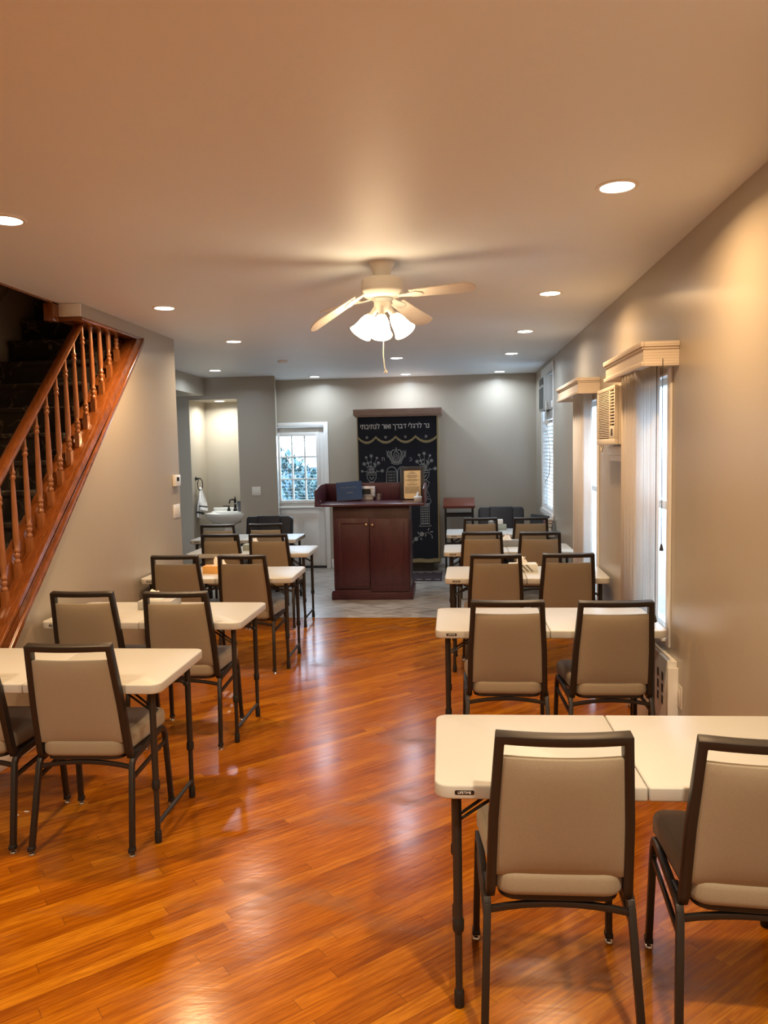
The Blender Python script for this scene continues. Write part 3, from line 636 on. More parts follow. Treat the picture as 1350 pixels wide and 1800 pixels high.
# ------------------------------------------------------------------ banquet chairs
def yb_(z): return -0.157 - (z-0.40)*0.203
def make_chair():
    root = thing('banquet_chair', '', 'chair')
    # back frame
    pts = []
    for s_ in [k/8 for k in range(9)]:
        pass
    L_ = [(-0.196, 0.41), (-0.190, 0.66), (-0.1725, 0.917)]
    path = [(-0.199, yb_(0.40)+0.05, 0.402), (-0.198, yb_(0.40)+0.012, 0.405), (-0.196, yb_(0.44), 0.44), (-0.190, yb_(0.66), 0.66), (-0.1728, yb_(0.917), 0.917)]
    up = [Vector(p) for p in path]
    fr = MB(); nrm = (0, 1, 0.203)
    def top(x): return (x, yb_(0.917)-0.020*(1-(x/0.1728)**2), 0.917)
    ptop = [top(-0.1728+0.3456*k/10) for k in range(11)]
    right = [(-p[0], p[1], p[2]) for p in path[::-1]]
    fr.sweep(path[1:-1] + ptop + right[1:-1], 0.027, 0.036, nrm)
    for s in (-1, 1):
        fr.sweep([(s*0.197, yb_(0.42), 0.425), (s*0.199, yb_(0.40)+0.02, 0.400), (s*0.203, -0.06, 0.402)], 0.03, 0.020, (1, 0, 0))
    fr.build('back_frame', M['bronze'], root, bev=0.0035, seg=2)
    # back pad
    nu, nv = 10, 12; v = []; f = []
    for side in (0, 1):
        for j in range(nv+1):
            for i in range(nu+1):
                u = -1+2*i/nu; w = j/nv; z = 0.475+0.385*w; hw = 0.191-0.021*w if side == 0 else 0.180-0.02*w
                e = (1-abs(u)**5)*(1-abs(2*w-1)**6)
                y = yb_(z) - 0.020*(1-u*u)*w
                y += (-0.012-0.012*e) if side == 0 else (0.010+0.008*e)
                v.append((u*hw, y, z))
    N = (nu+1)*(nv+1)
    for j in range(nv):
        for i in range(nu):
            a = j*(nu+1)+i; f.append((a, a+1, a+nu+2, a+nu+1)); f.append((N+a, N+a+nu+1, N+a+nu+2, N+a+1))
    for i in range(nu):
        f.append((i, N+i, N+i+1, i+1)); a = nv*(nu+1)+i; f.append((a, a+1, N+a+1, N+a))
    for j in range(nv):
        a = j*(nu+1); b = a+nu+1; f.append((a, b, N+b, N+a)); a += nu; b += nu; f.append((a, N+a, N+b, b))
    MB().add(v, f).build('backrest', M['taupe'], root, bev=0.004, seg=2, smooth=60)
    # seat cushion
    pl = []
    for cx, cy, r, a0 in ((0.223-0.05, 0.255-0.05, 0.05, 0), (-0.223+0.05, 0.255-0.05, 0.05, 90), (-0.188+0.06, -0.195+0.06, 0.06, 180), (0.188-0.06, -0.195+0.06, 0.06, 270)):
        for k in range(6): a = R(a0+18*k); pl.append((cx+r*math.cos(a), cy+r*math.sin(a)))
    MB().prism(pl, 0.413, 0.492).build('seat', M['taupe'], root, bev=0.024, seg=4, smooth=60)
    MB().prism([(x*0.93, y*0.93) for x, y in pl], 0.400, 0.416).build('seat_pan', M['bronze'], root)
    for s in (-1, 1):
        X = (1, 0, 0)
        MB().sweep([(s*0.207, -0.168, 0.365), (s*0.208, -0.155, 0.388), (s*0.209, -0.125, 0.398), (s*0.217, 0.15, 0.412), (s*0.218, 0.185, 0.407), (s*0.2185, 0.207, 0.385), (s*0.219, 0.213, 0.355)], 0.026, 0.022, X).build('seat_rail', M['bronze'], root, bev=0.003)
        for nm, a, b in (('rear', (s*0.207, -0.166, 0.38), (s*0.2225, -0.2425, 0.022)), ('front', (s*0.219, 0.213, 0.37), (s*0.2275, 0.2425, 0.022))):
            lg = MB().sweep([a, b], 0.026, 0.022, X).build('leg', M['bronze'], root, bev=0.003)
            MB().cbox((b[0], b[1]+(-0.001 if nm == 'rear' else 0.001), 0.028), (0.027, 0.031, 0.02)).build('foot_cap', M['rubber'], lg, bev=0.003)
            MB().lathe([(0.013, 0.0), (0.0145, 0.003), (0.012, 0.009), (0.006, 0.012), (0.006, 0.022)], 14, T(b[0], b[1], 0)).build('glide', M['chrome'], lg)
        MB().sweep([(s*0.211, -0.178, 0.315), (s*0.2205, 0.217, 0.335)], 0.020, 0.012, X).build('side_stretcher', M['bronze'], root, bev=0.002)
    MB().sweep([(-0.207+0.414*k/8, -0.170, 0.362+0.024*(1-((k-4)/4)**2)) for k in range(9)], 0.018, 0.016, (0, 1, 0)).build('rear_stretcher', M['bronze'], root, bev=0.002)
    return root
K = 1.033
CH = [('R1a', 0.281, 2.045, 0.01), ('R1b', 0.800, 2.012, -0.085), ('R2a', 0.258, 3.846, -0.01), ('R2b', 0.781, 3.830, 0.03),
 ('R3a', 0.292, 5.525, 0.02), ('R3b', 0.802, 5.547, 0.01), ('R4a', 0.250, 7.018, 0.0), ('R4b', 0.758, 6.965, 0.0), ('R5a', 0.286, 8.436, 0.03), ('R5b', 0.82, 8.411, 0.02),
 ('L1a', -2.08, 2.970, 0.02), ('L1b', -1.562, 2.970, 0.025), ('L2a', -2.083, 4.140, 0.01), ('L2b', -1.536, 4.120, 0.03),
 ('L3a', -2.090, 5.617, 0.03), ('L3b', -1.572, 5.600, 0.0), ('L4a', -2.187, 7.074, -0.02), ('L4b', -1.716, 7.028, -0.02), ('L5a', -2.504, 8.025, 0.06), ('L5b', -1.998, 8.070, 0.03)]
ORD = {'1': 'nearest', '2': 'second', '3': 'third', '4': 'fourth', '5': 'farthest'}
ch0 = make_chair()
for i, (n, x, y, rz) in enumerate(CH):
    o = ch0 if i == 0 else copy_tree(ch0)
    oy = 0.2645; o.location = (x*K + math.sin(rz)*-oy*1, y*K - 0.010 + oy*math.cos(rz), 0); o.rotation_euler = (0, 0, rz)
    side = 'right' if n[0] == 'R' else 'left'; half = 'left' if n[2] == 'a' else 'right'
    tag(o, f'taupe padded chair, {half} one of the pair at the {ORD[n[1]]} table in the {side} row', 'chair', 'taupe banquet chairs behind the tables')

# ------------------------------------------------------------------ tissue boxes and things on the tables
def tissue_box(x, y, z, w, dd, h, mat, label, rz=0.0, tuft=0.05, seed=0, tx=0.0):
    o = thing('tissue_box', label, 'tissue box', (x, y, z), rz, 'tissue boxes')
    MB().box(-w/2, w/2, -dd/2, dd/2, 0, h).build('carton', M[mat], o, bev=0.002)
    MB().prism([(tx+w*0.28*math.cos(a*0.4488), dd*0.22*math.sin(a*0.4488)) for a in range(14)], h, h+0.001).build('slot', M['tissue'], o)
    rnd = random.Random(seed); n = 14; v = []; f = []
    for lay in range(4):
        for k in range(n):
            a = 2*math.pi*k/n; q = lay/3
            rx = (w*0.24)*(1-0.55*q)*(1+0.25*rnd.uniform(-1, 1)); ry = dd*0.16*(1-0.4*q)*(1+0.5*math.sin(3*a)*(0.3+q))
            v.append((tx+rx*math.cos(a)+0.012*q*rnd.uniform(-1, 1), ry*math.sin(a), h+tuft*q*(1+0.35*math.sin(2*a+seed))*(0.75+0.25*rnd.random())))
    for lay in range(3):
        for k in range(n): f.append((lay*n+k, lay*n+(k+1) % n, (lay+1)*n+(k+1) % n, (lay+1)*n+k))
    f.append(tuple(3*n+k for k in range(n)))
    MB().add(v, f).build('tissue', M['tissue'], o, smooth=80)
    return o
tissue_box(-1.895, 4.785, ZT, 0.215, 0.20, 0.052, 'boxgrey', 'grey tissue box on the second table in the left row', 0.03, 0.05, 1, -0.03)
tissue_box(-1.935, 6.15, ZT, 0.22, 0.115, 0.060, 'boxorange', 'orange tissue box on the third table in the left row', 0.0, 0.062, 2, 0.02)
tissue_box(-2.0, 7.59, ZT, 0.21, 0.115, 0.060, 'boxgreen', 'sage tissue box on the fourth table in the left row', 0.0, 0.05, 3, 0.0)
o = tissue_box(0.535, 6.125, ZT, 0.215, 0.115, 0.062, 'boxwhite', 'pale tissue box with slanted grey stripes on the third right table', 0.05, 0.05, 4, -0.01)
sp = MB()
for k in range(3):
    x0 = -0.06+k*0.034; sp.add([(x0, -0.0585, 0.06), (x0+0.018, -0.0585, 0.06), (x0+0.018+0.05, -0.0585, 0.004), (x0+0.05, -0.0585, 0.004)], [(0, 1, 2, 3)])
sp.build('stripe_print', M['boxslate'], o)
tissue_box(0.535, 7.71, ZT, 0.225, 0.115, 0.062, 'boxslate', 'dark grey tissue box on the fourth table in the right row', 0.0, 0.055, 5, -0.02)
tissue_box(0.545, 9.255, ZT, 0.14, 0.11, 0.062, 'boxgreen', 'sage tissue box under a white cube box on the farthest right table', 0.0, 0.001, 6)
tissue_box(0.435, 9.20, ZT, 0.06, 0.115, 0.11, 'boxslate', 'tissue box behind the left chair of the farthest right table, only tissue showing', 0.0, 0.03, 8)
cb = MB().box(-0.04, 0.04, -0.04, 0.04, 0, 0.058).build('cube_box', M['boxwhite'], bev=0.003, loc=(0.535, 9.255, ZT+0.0655)); tag(cb, 'white cube-shaped carton standing on the sage tissue box', 'box')
z = ZT
for i, (mt, w, dd, h, lab) in enumerate((('blackbook', 0.085, 0.15, 0.045, 'black book at the bottom of the small pile by the far window'), ('blackbook', 0.08, 0.15, 0.04, 'black book, second from the bottom of the pile by the far window'), ('redbook', 0.08, 0.14, 0.03, 'dark red book on the pile by the far window'), ('page', 0.07, 0.12, 0.018, 'pale booklet on top of the pile by the far window'))):
    o = thing('book', lab, 'book', (1.082+0.003*i, 9.12, z), 0.06*i-0.06, 'pile of books on the farthest right table')
    b = MB(); b.box(-w/2, w/2, -dd/2, dd/2, 0, 0.003); b.box(-w/2, w/2, -dd/2, dd/2, h-0.003, h); b.box(-w/2, -w/2+0.003, -dd/2, dd/2, 0.003, h-0.003); b.build('cover', M[mt], o)
    MB().box(-w/2+0.003, w/2-0.004, -dd/2+0.004, dd/2-0.004, 0.003, h-0.003).build('pages', M['page'], o); z += h+0.0005
for i, (x, y, r_) in enumerate(((-2.082, 3.462, 0.6), (-2.113, 3.425, -0.9))):
    tag(MB().box(-0.012, 0.012, -0.004, 0.004, 0, 0.002).build('paper_scrap', M['tissue'], loc=(x, y, 0.0005)), ('white paper scrap on the floor, farther one under the nearest left table', 'tiny white paper scrap on the floor, nearer one under the nearest left table')[i], 'paper scrap', 'paper scraps on the floor')
    bpy.context.view_layer.objects.active = None

# ------------------------------------------------------------------ reading podium and what stands on it
pod = thing('podium', 'dark cherry wood reading podium with two cupboard doors and a raised gallery rail', 'podium', (-0.945, 9.05, 0))
PX = -0.945; PY = 9.05
def P_(mb, name, mat, par=pod, **k):
    o = mb.build(name, mat, **k); o.parent = par; o.matrix_parent_inverse = Matrix.Translation((-PX, -PY, 0)); return o
b = MB(); b.box(-1.385, -0.505, 8.77, 9.33, 0.09, 1.082); body = P_(b, 'cabinet_body', M['cherry'], bev=0.004)
b = MB(); b.box(-1.415, -0.475, 8.74, 9.36, 0.0, 0.085); b.prism([(-1.415, 0.085), (-0.475, 0.085), (-0.49, 0.105), (-1.40, 0.105)], 8.75, 9.35, 'y'); P_(b, 'plinth', M['cherry'], bev=0.004)
P_(MB().box(-1.57, -0.325, 8.64, 9.40, 1.082, 1.106), 'desktop', M['cherry'], bev=0.004)
b = MB(); b.box(-1.555, -0.34, 9.375, 9.395, 1.106, 1.315); P_(b, 'back_rail', M['cherry'], bev=0.003)
for x0, x1 in ((-1.57, -1.55), (-0.345, -0.325)):
    P_(MB().prism([(8.66, 1.106), (9.395, 1.106), (9.395, 1.315), (9.0, 1.315), (8.66, 1.27)], x0, x1, 'x'), 'side_rail', M['cherry'], bev=0.003)
b = MB()
for a in range(1): b.box(-1.345, -0.965, 8.748, 8.77, 0.135, 0.94)
dl = P_(b, 'cupboard_door', M['cherry'], bev=0.003)
fr_ = MB(); X0, X1, Z0, Z1 = -1.315, -0.972, 0.165, 0.895
for q in ((X0, X0+0.022, Z0, Z1), (X1-0.012, X1, Z0, Z1), (X0+0.022, X1-0.012, Z0, Z0+0.022), (X0+0.022, X1-0.012, Z1-0.022, Z1)): fr_.box(q[0], q[1], 8.742, 8.748, q[2], q[3])
o = fr_.build('door_molding', M['cherry'], bev=0.002); o.parent = dl
b = MB(); b.box(-0.958, -0.52, 8.728, 8.750, 0.10, 0.935, ); dr = P_(b, 'cupboard_door', M['cherry'], bev=0.003)
fr_ = MB(); fr_.box(-0.925, -0.575, 8.722, 8.728, 0.19, 0.205); fr_.box(-0.575, -0.56, 8.722, 8.728, 0.19, 0.90); o = fr_.build('door_molding', M['cherry'], bev=0.002); o.parent = dr
for x, y, par in ((-0.998, 8.748, dl), (-0.925, 8.728, dr)):
    o = MB().lathe([(0.006, 0), (0.007, 0.012), (0.015, 0.018), (0.014, 0.026), (0.004, 0.03)], 14, T(x, y, 0.865, rx=R(90))).build('knob', M['brass']); o.parent = par
o = P_(MB().lathe([(0.012, 0), (0.012, 0.012), (0.004, 0.014)], 12, T(-1.535, 8.82, 1.135, rz=R(90), rx=R(90))), 'catch', M['chrome'])
DT = 1.1065
bk = thing('book', 'blue hardcover book with silver title leaning on the podium back rail', 'book', (-1.24, 9.15, DT), 0)
Mx = T(0.0, 0.055, 0.0, 0, R(-14)) @ Matrix.Rotation(R(-4), 4, 'Y')
b = MB(); b.box(-0.155, 0.155, -0.012, -0.008, 0.012, 0.235, Mx); b.box(-0.155, 0.155, 0.010, 0.014, 0.012, 0.235, Mx); b.box(0.152, 0.155, -0.012, 0.014, 0.012, 0.235, Mx); b.build('cover', M['bluebook'], bk)
MB().box(-0.152, 0.151, -0.008, 0.010, 0.010, 0.230, Mx).build('pages', M['page'], bk)
# stand-in strokes for the worn title
wv = MB()
for a, b_, zz in ((-0.10, 0.09, 0.165), (-0.03, 0.045, 0.10)):
    n = 26; wv.tube([tuple(Mx @ Vector((a+(b_-a)*k/n, -0.0128, zz+0.010*math.sin(k*1.9)+0.005*math.sin(k*0.7)))) for k in range(n+1)], 0.0016, 5)
wv.build('cover_lettering', M['silver'], bk)
ck = thing('desk_clock', 'silver plastic desk clock with dark display behind the blue book', 'clock', (-1.03, 9.315, DT), R(-4))
b = MB(); b.box(-0.115, 0.085, -0.02, 0.03, 0.04, 0.17); b.box(-0.09, 0.06, -0.01, 0.035, 0.0, 0.045); b.build('case', M['silverp'], ck, bev=0.006)
MB().box(-0.10, 0.035, -0.023, -0.018, 0.075, 0.140).build('display', M['lcd'], ck)
for k in range(4): MB().cbox((0.062, -0.022, 0.065+k*0.027), (0.02, 0.006, 0.015)).build('button', M['white'], ck, bev=0.002)
gl = MB().lathe([(0.036, 0.0), (0.038, 0.004), (0.041, 0.085), (0.0395, 0.085), (0.0365, 0.008), (0.001, 0.008)], 24, cap=False).build('drinking_glass', glass('clear_drinking_glass', 0.14), loc=(-0.895, 9.22, DT)); tag(gl, 'small clear drinking glass standing at the middle of the podium top', 'glass')
pq = thing('memorial_plaque', 'gold plaque with engraved text in a black frame leaning on the podium', 'plaque', (-0.495, 9.285, DT), R(-2))
Mx = T(0, 0, 0.0, 0, R(-8))
fr_ = MB()
for q in ((-0.145, -0.10, 0, 0.40), (0.10, 0.145, 0, 0.40), (-0.10, 0.10, 0.355, 0.40), (-0.10, 0.10, 0, 0.02)): fr_.box(q[0], q[1], -0.012, 0.012, q[2], q[3], Mx)
fr_.build('frame', M['blackwood'], pq, bev=0.003)
MB().box(-0.10, 0.10, -0.006, 0.006, 0.02, 0.355, Mx).build('plate', M['plaque'], pq)
MB().box(-0.085, 0.075, -0.016, -0.008, 0.012, 0.042, Mx).build('lower_plate', M['plaque'], pq)
tl = MB(); rnd = random.Random(4); zz = 0.335
rows = [(0.02, 1), (0.035, 0), (0.05, 0), None, (0.06, 0), (0.075, 0), (0.06, 0), (0.05, 0), None, (0.055, 0), (0.085, 0), (0.06, 0), None, (0.03, 0), None, (0.07, 0), (0.05, 0), None] + [(0.085, 0)]*9
for r_ in rows:
    if r_:
        x = -r_[0]
        while x < r_[0]:
            w = rnd.uniform(0.006, 0.02); tl.box(x, min(x+w, r_[0]), -0.0068, -0.006, zz-0.0025, zz+0.0025, Mx); x += w+0.004
    zz -= 0.0098
tl.build('engraving', M['plaqueink'], pq)
tissue_box(-0.415, 8.99, DT, 0.09, 0.19, 0.055, 'boxwhite', 'white tissue box at the right end of the podium top', R(3), 0.045, 9)

# ------------------------------------------------------------------ curtained ark
ark = thing('torah_ark', 'tall ark with embroidered midnight curtain, brown cornice and gold scalloped fringe at the back wall', 'ark', (-0.76, 10.95, 0))
def A_(mb, name, mat, par=ark, **k):
    o = mb.build(name, mat, **k); o.parent = par
    if par is ark: o.matrix_parent_inverse = Matrix.Translation((0.76, -10.95, 0))
    return o
A_(MB().box(-1.325, -0.195, 10.775, YB-0.002, 0.12, 2.18), 'cabinet', M['arkside'], bev=0.004)
A_(MB().box(-1.27, -0.30, 10.80, YB-0.002, 0.0, 0.125), 'base', M['arkbase'], bev=0.004)
b = MB(); b.box(-1.365, -0.148, 10.66, YB-0.002, 2.185, 2.272); b.box(-1.345, -0.168, 10.69, YB-0.002, 2.165, 2.19); A_(b, 'cornice', M['cornice'], bev=0.004)
cv = []; cf = []; nx, nz = 48, 2; CX0, CX1, CZ0, CZ1 = -1.315, -0.215, 0.165, 2.17
def cy(x): return 10.752 - 0.004*math.sin(x*9.0) - 0.002*math.sin(x*23)
for j in (0, 1):
    for i in range(nx+1):
        x = CX0+(CX1-CX0)*i/nx
        for dy in (0, 0.012): cv.append((x, cy(x)+dy, CZ0 if j == 0 else CZ1))
st2 = (nx+1)*2
for i in range(nx):
    a = 2*i; cf += [(a, a+2, st2+a+2, st2+a), (a+1, st2+a+1, st2+a+3, a+3), (a, a+1, a+3, a+2), (st2+a, st2+a+2, st2+a+3, st2+a+1)]
cf += [(0, st2, st2+1, 1), (2*nx, 2*nx+1, st2+2*nx+1, st2+2*nx)]
cur = A_(MB().add(cv, cf), 'curtain', M['velvet'])
def CU(mb, name, mat, **k): return A_(mb, name, mat, par=cur, **k)
# scalloped valance layer edge and fringe
sc_x = [-1.315, -1.065, -0.79, -0.515, -0.215]
def scal(x):
    for a, b in zip(sc_x[:-1], sc_x[1:]):
        if a <= x <= b:
            q = (x-a)/(b-a); return 1.908 - 0.078*math.sin(math.pi*q)**0.8
    return 1.908
fr_ = MB(); n = 96; v = []; f = []
for i in range(n+1):
    x = CX0+(CX1-CX0)*i/n; zt = scal(x); hgt = 0.034+0.006*math.sin(i*2.1)
    yy = cy(x)-0.006
    v += [(x, yy-0.004, zt), (x, yy-0.006, zt-hgt), (x, yy+0.005, zt-hgt), (x, yy+0.005, zt)]
for i in range(n):
    for k in range(4): f.append((i*4+k, i*4+(k+1) % 4, i*4+4+(k+1) % 4, i*4+4+k))
CU(fr_.add(v, f), 'scalloped_fringe', M['gold'])
b = MB(); n = 40; v = []; f = []
for i in range(n+1):
    x = CX0+0.0+(CX1-CX0+0.03)*i/n; dz = 0.006*math.sin(i*0.7)
    v += [(x, cy(x)-0.008, 0.185+dz), (x, cy(x)-0.012, 0.135+dz), (x, cy(x)+0.006, 0.135+dz), (x, cy(x)+0.006, 0.185+dz)]
for i in range(n):
    for k in range(4): f.append((i*4+k, i*4+(k+1) % 4, i*4+4+(k+1) % 4, i*4+4+k))
CU(b.add(v, f), 'hem_fringe', M['gold'])
for x0, x1 in ((-1.325, -1.312), (-0.222, -0.207)): CU(MB().box(x0, x1, 10.742, 10.762, 0.17, 2.165), 'edge_braid', M['gold'])
YE = 10.744
def th(mb, pts, r=0.004, closed=False): mb.tube([(x, cy(x)-0.003, z) for x, z in pts], r, 5, closed)
def star(mb, x, z, r):
    for a0 in (90, 270): th(mb, [(x+r*math.cos(R(a0+120*k)), z+r*math.sin(R(a0+120*k))) for k in range(3)], 0.003, True)
b = MB()
for x in (-1.19, -0.93, -0.655, -0.37): star(b, x, 1.885, 0.019)
CU(b, 'star_embroidery', M['letter'])
# crown
b = MB(); X, Z = -0.785, 1.60
th0 = th
def th(mb, pts, r=0.004, closed=False): th0(mb, [(X+(x-X)*0.74, 1.51+(z-1.51)*0.80) for x, z in pts], r, closed)
th(b, [(X-0.09, Z-0.075), (X-0.045, Z-0.088), (X, Z-0.092), (X+0.045, Z-0.088), (X+0.09, Z-0.075), (X+0.10, Z-0.03), (X+0.05, Z-0.042), (X, Z-0.046), (X-0.05, Z-0.042), (X-0.10, Z-0.03)], 0.006, True)
th(b, [(X-0.08, Z-0.055), (X, Z-0.068), (X+0.08, Z-0.055)], 0.008)
for s in (-1, 1):
    th(b, [(X+s*0.10, Z-0.03), (X+s*0.15, Z+0.06), (X+s*0.165, Z+0.11), (X+s*0.14, Z+0.135), (X+s*0.11, Z+0.11)], 0.007)
    th(b, [(X+s*0.07, Z-0.03), (X+s*0.12, Z+0.05), (X+s*0.125, Z+0.10), (X+s*0.10, Z+0.12)], 0.005)
    th(b, [(X+s*0.045, Z-0.035), (X+s*0.095, Z+0.07), (X+s*0.09, Z+0.13), (X+s*0.06, Z+0.155), (X+s*0.02, Z+0.15)], 0.007)
    th(b, [(X+s*0.005, Z-0.03), (X+s*0.045, Z+0.03), (X+s*0.048, Z+0.085), (X+s*0.02, Z+0.12), (X, Z+0.135)], 0.006)
    for q in range(5): th(b, [(X+s*(0.155+0.004*q), Z+0.03+0.025*q), (X+s*(0.175+0.004*q), Z+0.04+0.025*q)], 0.004)
th(b, [(X, Z+0.01), (X+0.02, Z+0.05), (X, Z+0.09), (X-0.02, Z+0.05)], 0.006, True); th(b, [(X, Z+0.135), (X, Z+0.175)], 0.007); star(b, X, Z+0.185, 0.012)
CU(b, 'crown_embroidery', M['silver'])
th = th0
def vase(X, Z):
    b = MB()
    th(b, [(X-0.07, Z+0.12), (X+0.07, Z+0.12), (X+0.06, Z+0.05), (X+0.025, Z), (X-0.025, Z), (X-0.06, Z+0.05)], 0.005, True); th(b, [(X-0.065, Z+0.095), (X+0.065, Z+0.095)], 0.005)
    th(b, [(X-0.03, Z+0.07), (X, Z+0.03), (X+0.03, Z+0.07)], 0.009); th(b, [(X-0.07, Z-0.05), (X-0.03, Z-0.01), (X+0.03, Z-0.01), (X+0.07, Z-0.05)], 0.005)
    stems = [(0, 0.36), (-0.07, 0.34), (0.08, 0.33), (-0.10, 0.25), (0.10, 0.26), (-0.13, 0.15), (0.15, 0.15), (-0.05, 0.26), (0.05, 0.24)]
    for i, (dx, dz) in enumerate(stems):
        th(b, [(X+dx*0.15, Z+0.12), (X+dx*0.5, Z+0.12+(dz-0.12)*0.55), (X+dx, Z+dz)], 0.003)
        pe = 6; rr = 0.026 if i in (0, 4, 6, 3) else 0.018
        for k in range(pe):
            a = 2*math.pi*k/pe; th(b, [(X+dx, Z+dz), (X+dx+rr*math.cos(a), Z+dz+rr*math.sin(a))], 0.006)
        for q in (0.35, 0.6): th(b, [(X+dx*q, Z+0.12+(dz-0.12)*q), (X+dx*q+0.025*(1 if i % 2 else -1), Z+0.14+(dz-0.12)*q)], 0.005)
    CU(b, 'vase_embroidery', M['silver'])
vase(-1.135, 1.27); vase(-0.40, 1.29)
# tablets
for X in (-0.853, -0.70):
    b = MB(); pts = [(X-0.082, 1.10), (X-0.07, 1.40)] + [(X+0.07*math.cos(R(a)), 1.40+0.072*math.sin(R(a))) for a in range(165, 0, -15)] + [(X+0.07, 1.40), (X+0.075, 1.10)]
    th(b, pts, 0.0055); CU(b, 'tablet_embroidery', M['silver'])
# column on the right, pedestal of the vase
for X in (-0.40, -1.135):
    b = MB(); th(b, [(X-0.075, 1.02), (X-0.085, 0.99), (X-0.07, 0.955), (X+0.07, 0.955), (X+0.085, 0.99), (X+0.075, 1.02)], 0.005, True); th(b, [(X-0.06, 0.93), (X+0.06, 0.93)], 0.006)
    th(b, [(X-0.06, 1.23), (X-0.03, 1.15), (X-0.07, 1.05), (X+0.07, 1.05), (X+0.03, 1.15), (X+0.06, 1.23)], 0.004)
    for k in range(5): x = X-0.058+0.029*k; th(b, [(x, 0.95), (x, 0.68)], 0.0042)
    for k in range(9): z = 0.68+0.033*k; th(b, [(X-0.058, z), (X+0.058, z)], 0.0042)
    th(b, [(X-0.06, 0.67), (X-0.085, 0.64), (X+0.085, 0.64), (X+0.06, 0.67)], 0.005, True); CU(b, 'column_embroidery', M['silver'])
b = MB()
th(b, [(-0.62, 0.40), (-0.55, 0.45), (-0.50, 0.49), (-0.44, 0.53), (-0.36, 0.555), (-0.30, 0.50)], 0.004)
for x, z, r in ((-0.585, 0.42, 0.015), (-0.53, 0.462, 0.026), (-0.45, 0.53, 0.028)):
    for k in range(4): th(b, [(x+r*(1-k/4)*math.cos(R(a)), z+r*(1-k/4)*math.sin(R(a))) for a in range(0, 360, 45)], 0.005, True)
for x, z, a in ((-0.49, 0.53, 110), (-0.47, 0.48, 300), (-0.39, 0.53, 250), (-0.36, 0.58, 70), (-0.33, 0.56, 0), (-0.60, 0.45, 130), (-0.31, 0.50, 280)):
    th(b, [(x, z), (x+0.035*math.cos(R(a)), z+0.035*math.sin(R(a)))], 0.008)
CU(b, 'garland_embroidery', M['silver'])
def heb(body, size, x, z, name='hebrew_lettering', mat='letter', xs=1.0, ext=0.0015):
    o = text_mesh(body[::-1], size, name, M[mat], cur, (0, 0, 0), ext=ext, xs=xs, bold=0.018); o.location = (x, cy(x)-0.004, z)
    for v in o.data.vertices: v.co.z += cy(x) - cy(x+v.co.x*xs)
    return o
heb('נר לרגלי דברך ואור לנתיבתי', 0.098, -0.80, 2.035, xs=0.86)
heb('כ', 0.075, -0.587, 1.575, mat='silver'); heb('ת', 0.075, -0.970, 1.585, mat='silver')
for k, s in enumerate(('לא תרצח', 'לא תנאף', 'לא תגנב', 'לא תענה')): heb(s, 0.036, -0.853, 1.405-0.040*k, mat='silver', xs=0.8)
rg = thing('runner_rug', 'dark wine runner rug with fringe on the tiles before the ark', 'rug', (-0.72, 10.33, 0))
MB().box(-0.55, 0.55, -0.36, 0.33, 0.0005, 0.012).build('pile', M['rug'], rg, bev=0.003)
b = MB()
for k in range(40): b.box(0.55, 0.58+0.01*math.sin(k*3), -0.355+k*0.0172, -0.348+k*0.0172, 0.0005, 0.005); b.box(-0.58, -0.55, -0.355+k*0.0172, -0.348+k*0.0172, 0.0005, 0.005)
b.build('fringe', M['fringe'], rg)
b = MB()
for k in range(9):
    for yy in (-0.30, 0.25): b.box(-0.5+k*0.12, -0.43+k*0.12, yy, yy+0.03, 0.012, 0.0128)
b.build('border_figure', M['fringe'], rg)

# small reading stand
sd_ = thing('reading_stand', 'small black metal reading stand with sloping red-brown top by the ark', 'reading stand', (0.07, 10.7, 0))
b = MB(); Mx = T(0, 0.0, 0.965, 0, R(18)); b.box(-0.215, 0.215, -0.16, 0.16, -0.011, 0.011, Mx); b.build('slanted_top', M['standwood'], sd_, bev=0.003)
MB().box(-0.215, 0.215, -0.185, -0.155, -0.011, 0.03, Mx).build('book_ledge', M['standwood'], sd_, bev=0.003)
for s in (-1, 1):
    for q in (-1, 1): MB().box(s*0.185-0.012, s*0.185+0.012, q*0.13-0.012, q*0.13+0.012, 0, 0.90 if q < 0 else 0.985).build('leg', M['blackmetal'], sd_)
for z in (0.80, 0.38):
    b = MB(); b.box(-0.185, 0.185, -0.14, -0.12, z-0.018, z+0.018); b.build('crosspiece', M['blackmetal'], sd_); MB().box(-0.185, 0.185, 0.12, 0.14, z-0.018, z+0.018).build('crosspiece', M['blackmetal'], sd_)
MB().box(-0.18, 0.18, -0.13, 0.13, 0.36, 0.375).build('shelf', M['blackmetal'], sd_)

